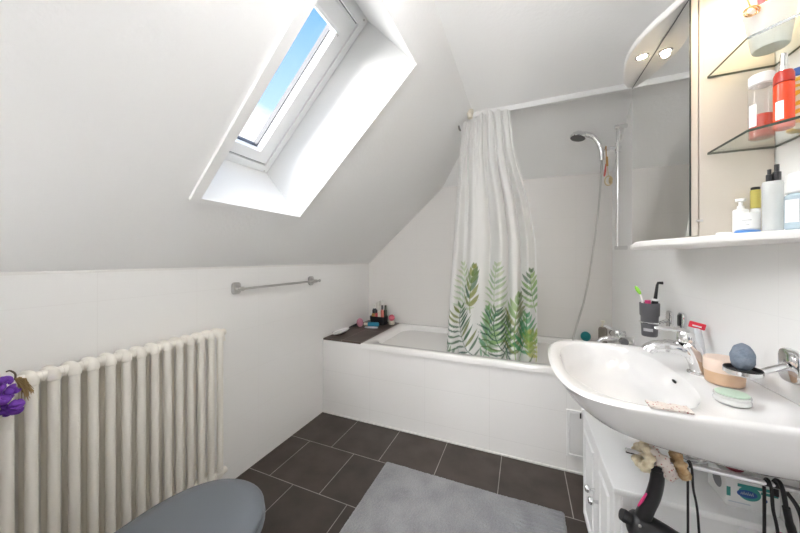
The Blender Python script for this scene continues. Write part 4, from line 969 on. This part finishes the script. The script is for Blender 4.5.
# ------------------------------------------------------------------ lights
def light(name, kind, loc, power, col, **k):
    l = bpy.data.lights.new(name, kind); l.energy = power; l.color = col
    for a, b_ in k.items(): setattr(l, a, b_)
    o = bpy.data.objects.new(name, l); COL.objects.link(o); o.location = loc; return o
for i, (x, y) in enumerate(SPOTS):
    light('halogen_light', 'SPOT', (x, y, MZ1 - .008), 1.1 if i == 0 else 1.5, (1.0, .74, .42), spot_size=math.radians(165), spot_blend=.8, shadow_soft_size=.012)
sun = light('sun_light', 'SUN', (-3, -1, 5), 9.5, (1.0, .98, .96), angle=math.radians(75))
sun.rotation_euler = Vector((.78, .20, -.70)).to_track_quat('-Z', 'Y').to_euler()

w_ = bpy.data.worlds.new('sky'); SC.world = w_; w_.use_nodes = True; nt = w_.node_tree
bg = nt.nodes['Background']; tc = nt.nodes.new('ShaderNodeTexCoord'); sp = nt.nodes.new('ShaderNodeSeparateXYZ')
nt.links.new(tc.outputs['Generated'], sp.inputs[0])
cr = nt.nodes.new('ShaderNodeValToRGB'); e = cr.color_ramp.elements
e[0].position = .30; e[0].color = (.62, .82, 1.0, 1); e[1].position = .72; e[1].color = (.105, .37, .87, 1)
nt.links.new(sp.outputs[2], cr.inputs[0])
n = nt.nodes.new('ShaderNodeTexNoise'); n.inputs['Scale'].default_value = 3.2; n.inputs['Detail'].default_value = 7
mp = nt.nodes.new('ShaderNodeMapping'); mp.inputs['Scale'].default_value = (1, 1, 2.4); nt.links.new(tc.outputs['Generated'], mp.inputs[0]); nt.links.new(mp.outputs[0], n.inputs['Vector'])
el = nt.nodes.new('ShaderNodeMapRange'); el.inputs[1].default_value = .36; el.inputs[2].default_value = .52; el.inputs[3].default_value = .32; el.inputs[4].default_value = -.25; nt.links.new(sp.outputs[2], el.inputs[0])
ad = nt.nodes.new('ShaderNodeMath'); ad.operation = 'ADD'; nt.links.new(n.outputs[0], ad.inputs[0]); nt.links.new(el.outputs[0], ad.inputs[1])
mr = nt.nodes.new('ShaderNodeMapRange'); mr.inputs[1].default_value = .55; mr.inputs[2].default_value = .75; nt.links.new(ad.outputs[0], mr.inputs[0])
mx = nt.nodes.new('ShaderNodeMix'); mx.data_type = 'RGBA'; mx.inputs[7].default_value = (1.0, 1.0, 1.0, 1)
nt.links.new(mr.outputs[0], mx.inputs[0]); nt.links.new(cr.outputs[0], mx.inputs[6]); nt.links.new(mx.outputs[2], bg.inputs[0]); bg.inputs[1].default_value = .50

# ------------------------------------------------------------------ camera
cam = bpy.data.cameras.new('camera'); co = bpy.data.objects.new('camera', cam); COL.objects.link(co)
co.location = (0, 0, 1.2); co.rotation_euler = (PI/2, 0, .3955)
cam.sensor_width = 36; cam.lens = 36*295.08/800; cam.shift_y = -(266.5-258.9)/800; cam.clip_start = .02
SC.camera = co
vs = SC.view_settings; SC.display_settings.display_device = 'sRGB'
vs.view_transform = 'Standard'; vs.look = 'None'; vs.exposure = 1.45; vs.gamma = 1; vs.use_curve_mapping = False
SC.cycles.use_denoising = True
SC.cycles.max_bounces = 16; SC.cycles.diffuse_bounces = 10; SC.cycles.transparent_max_bounces = 16
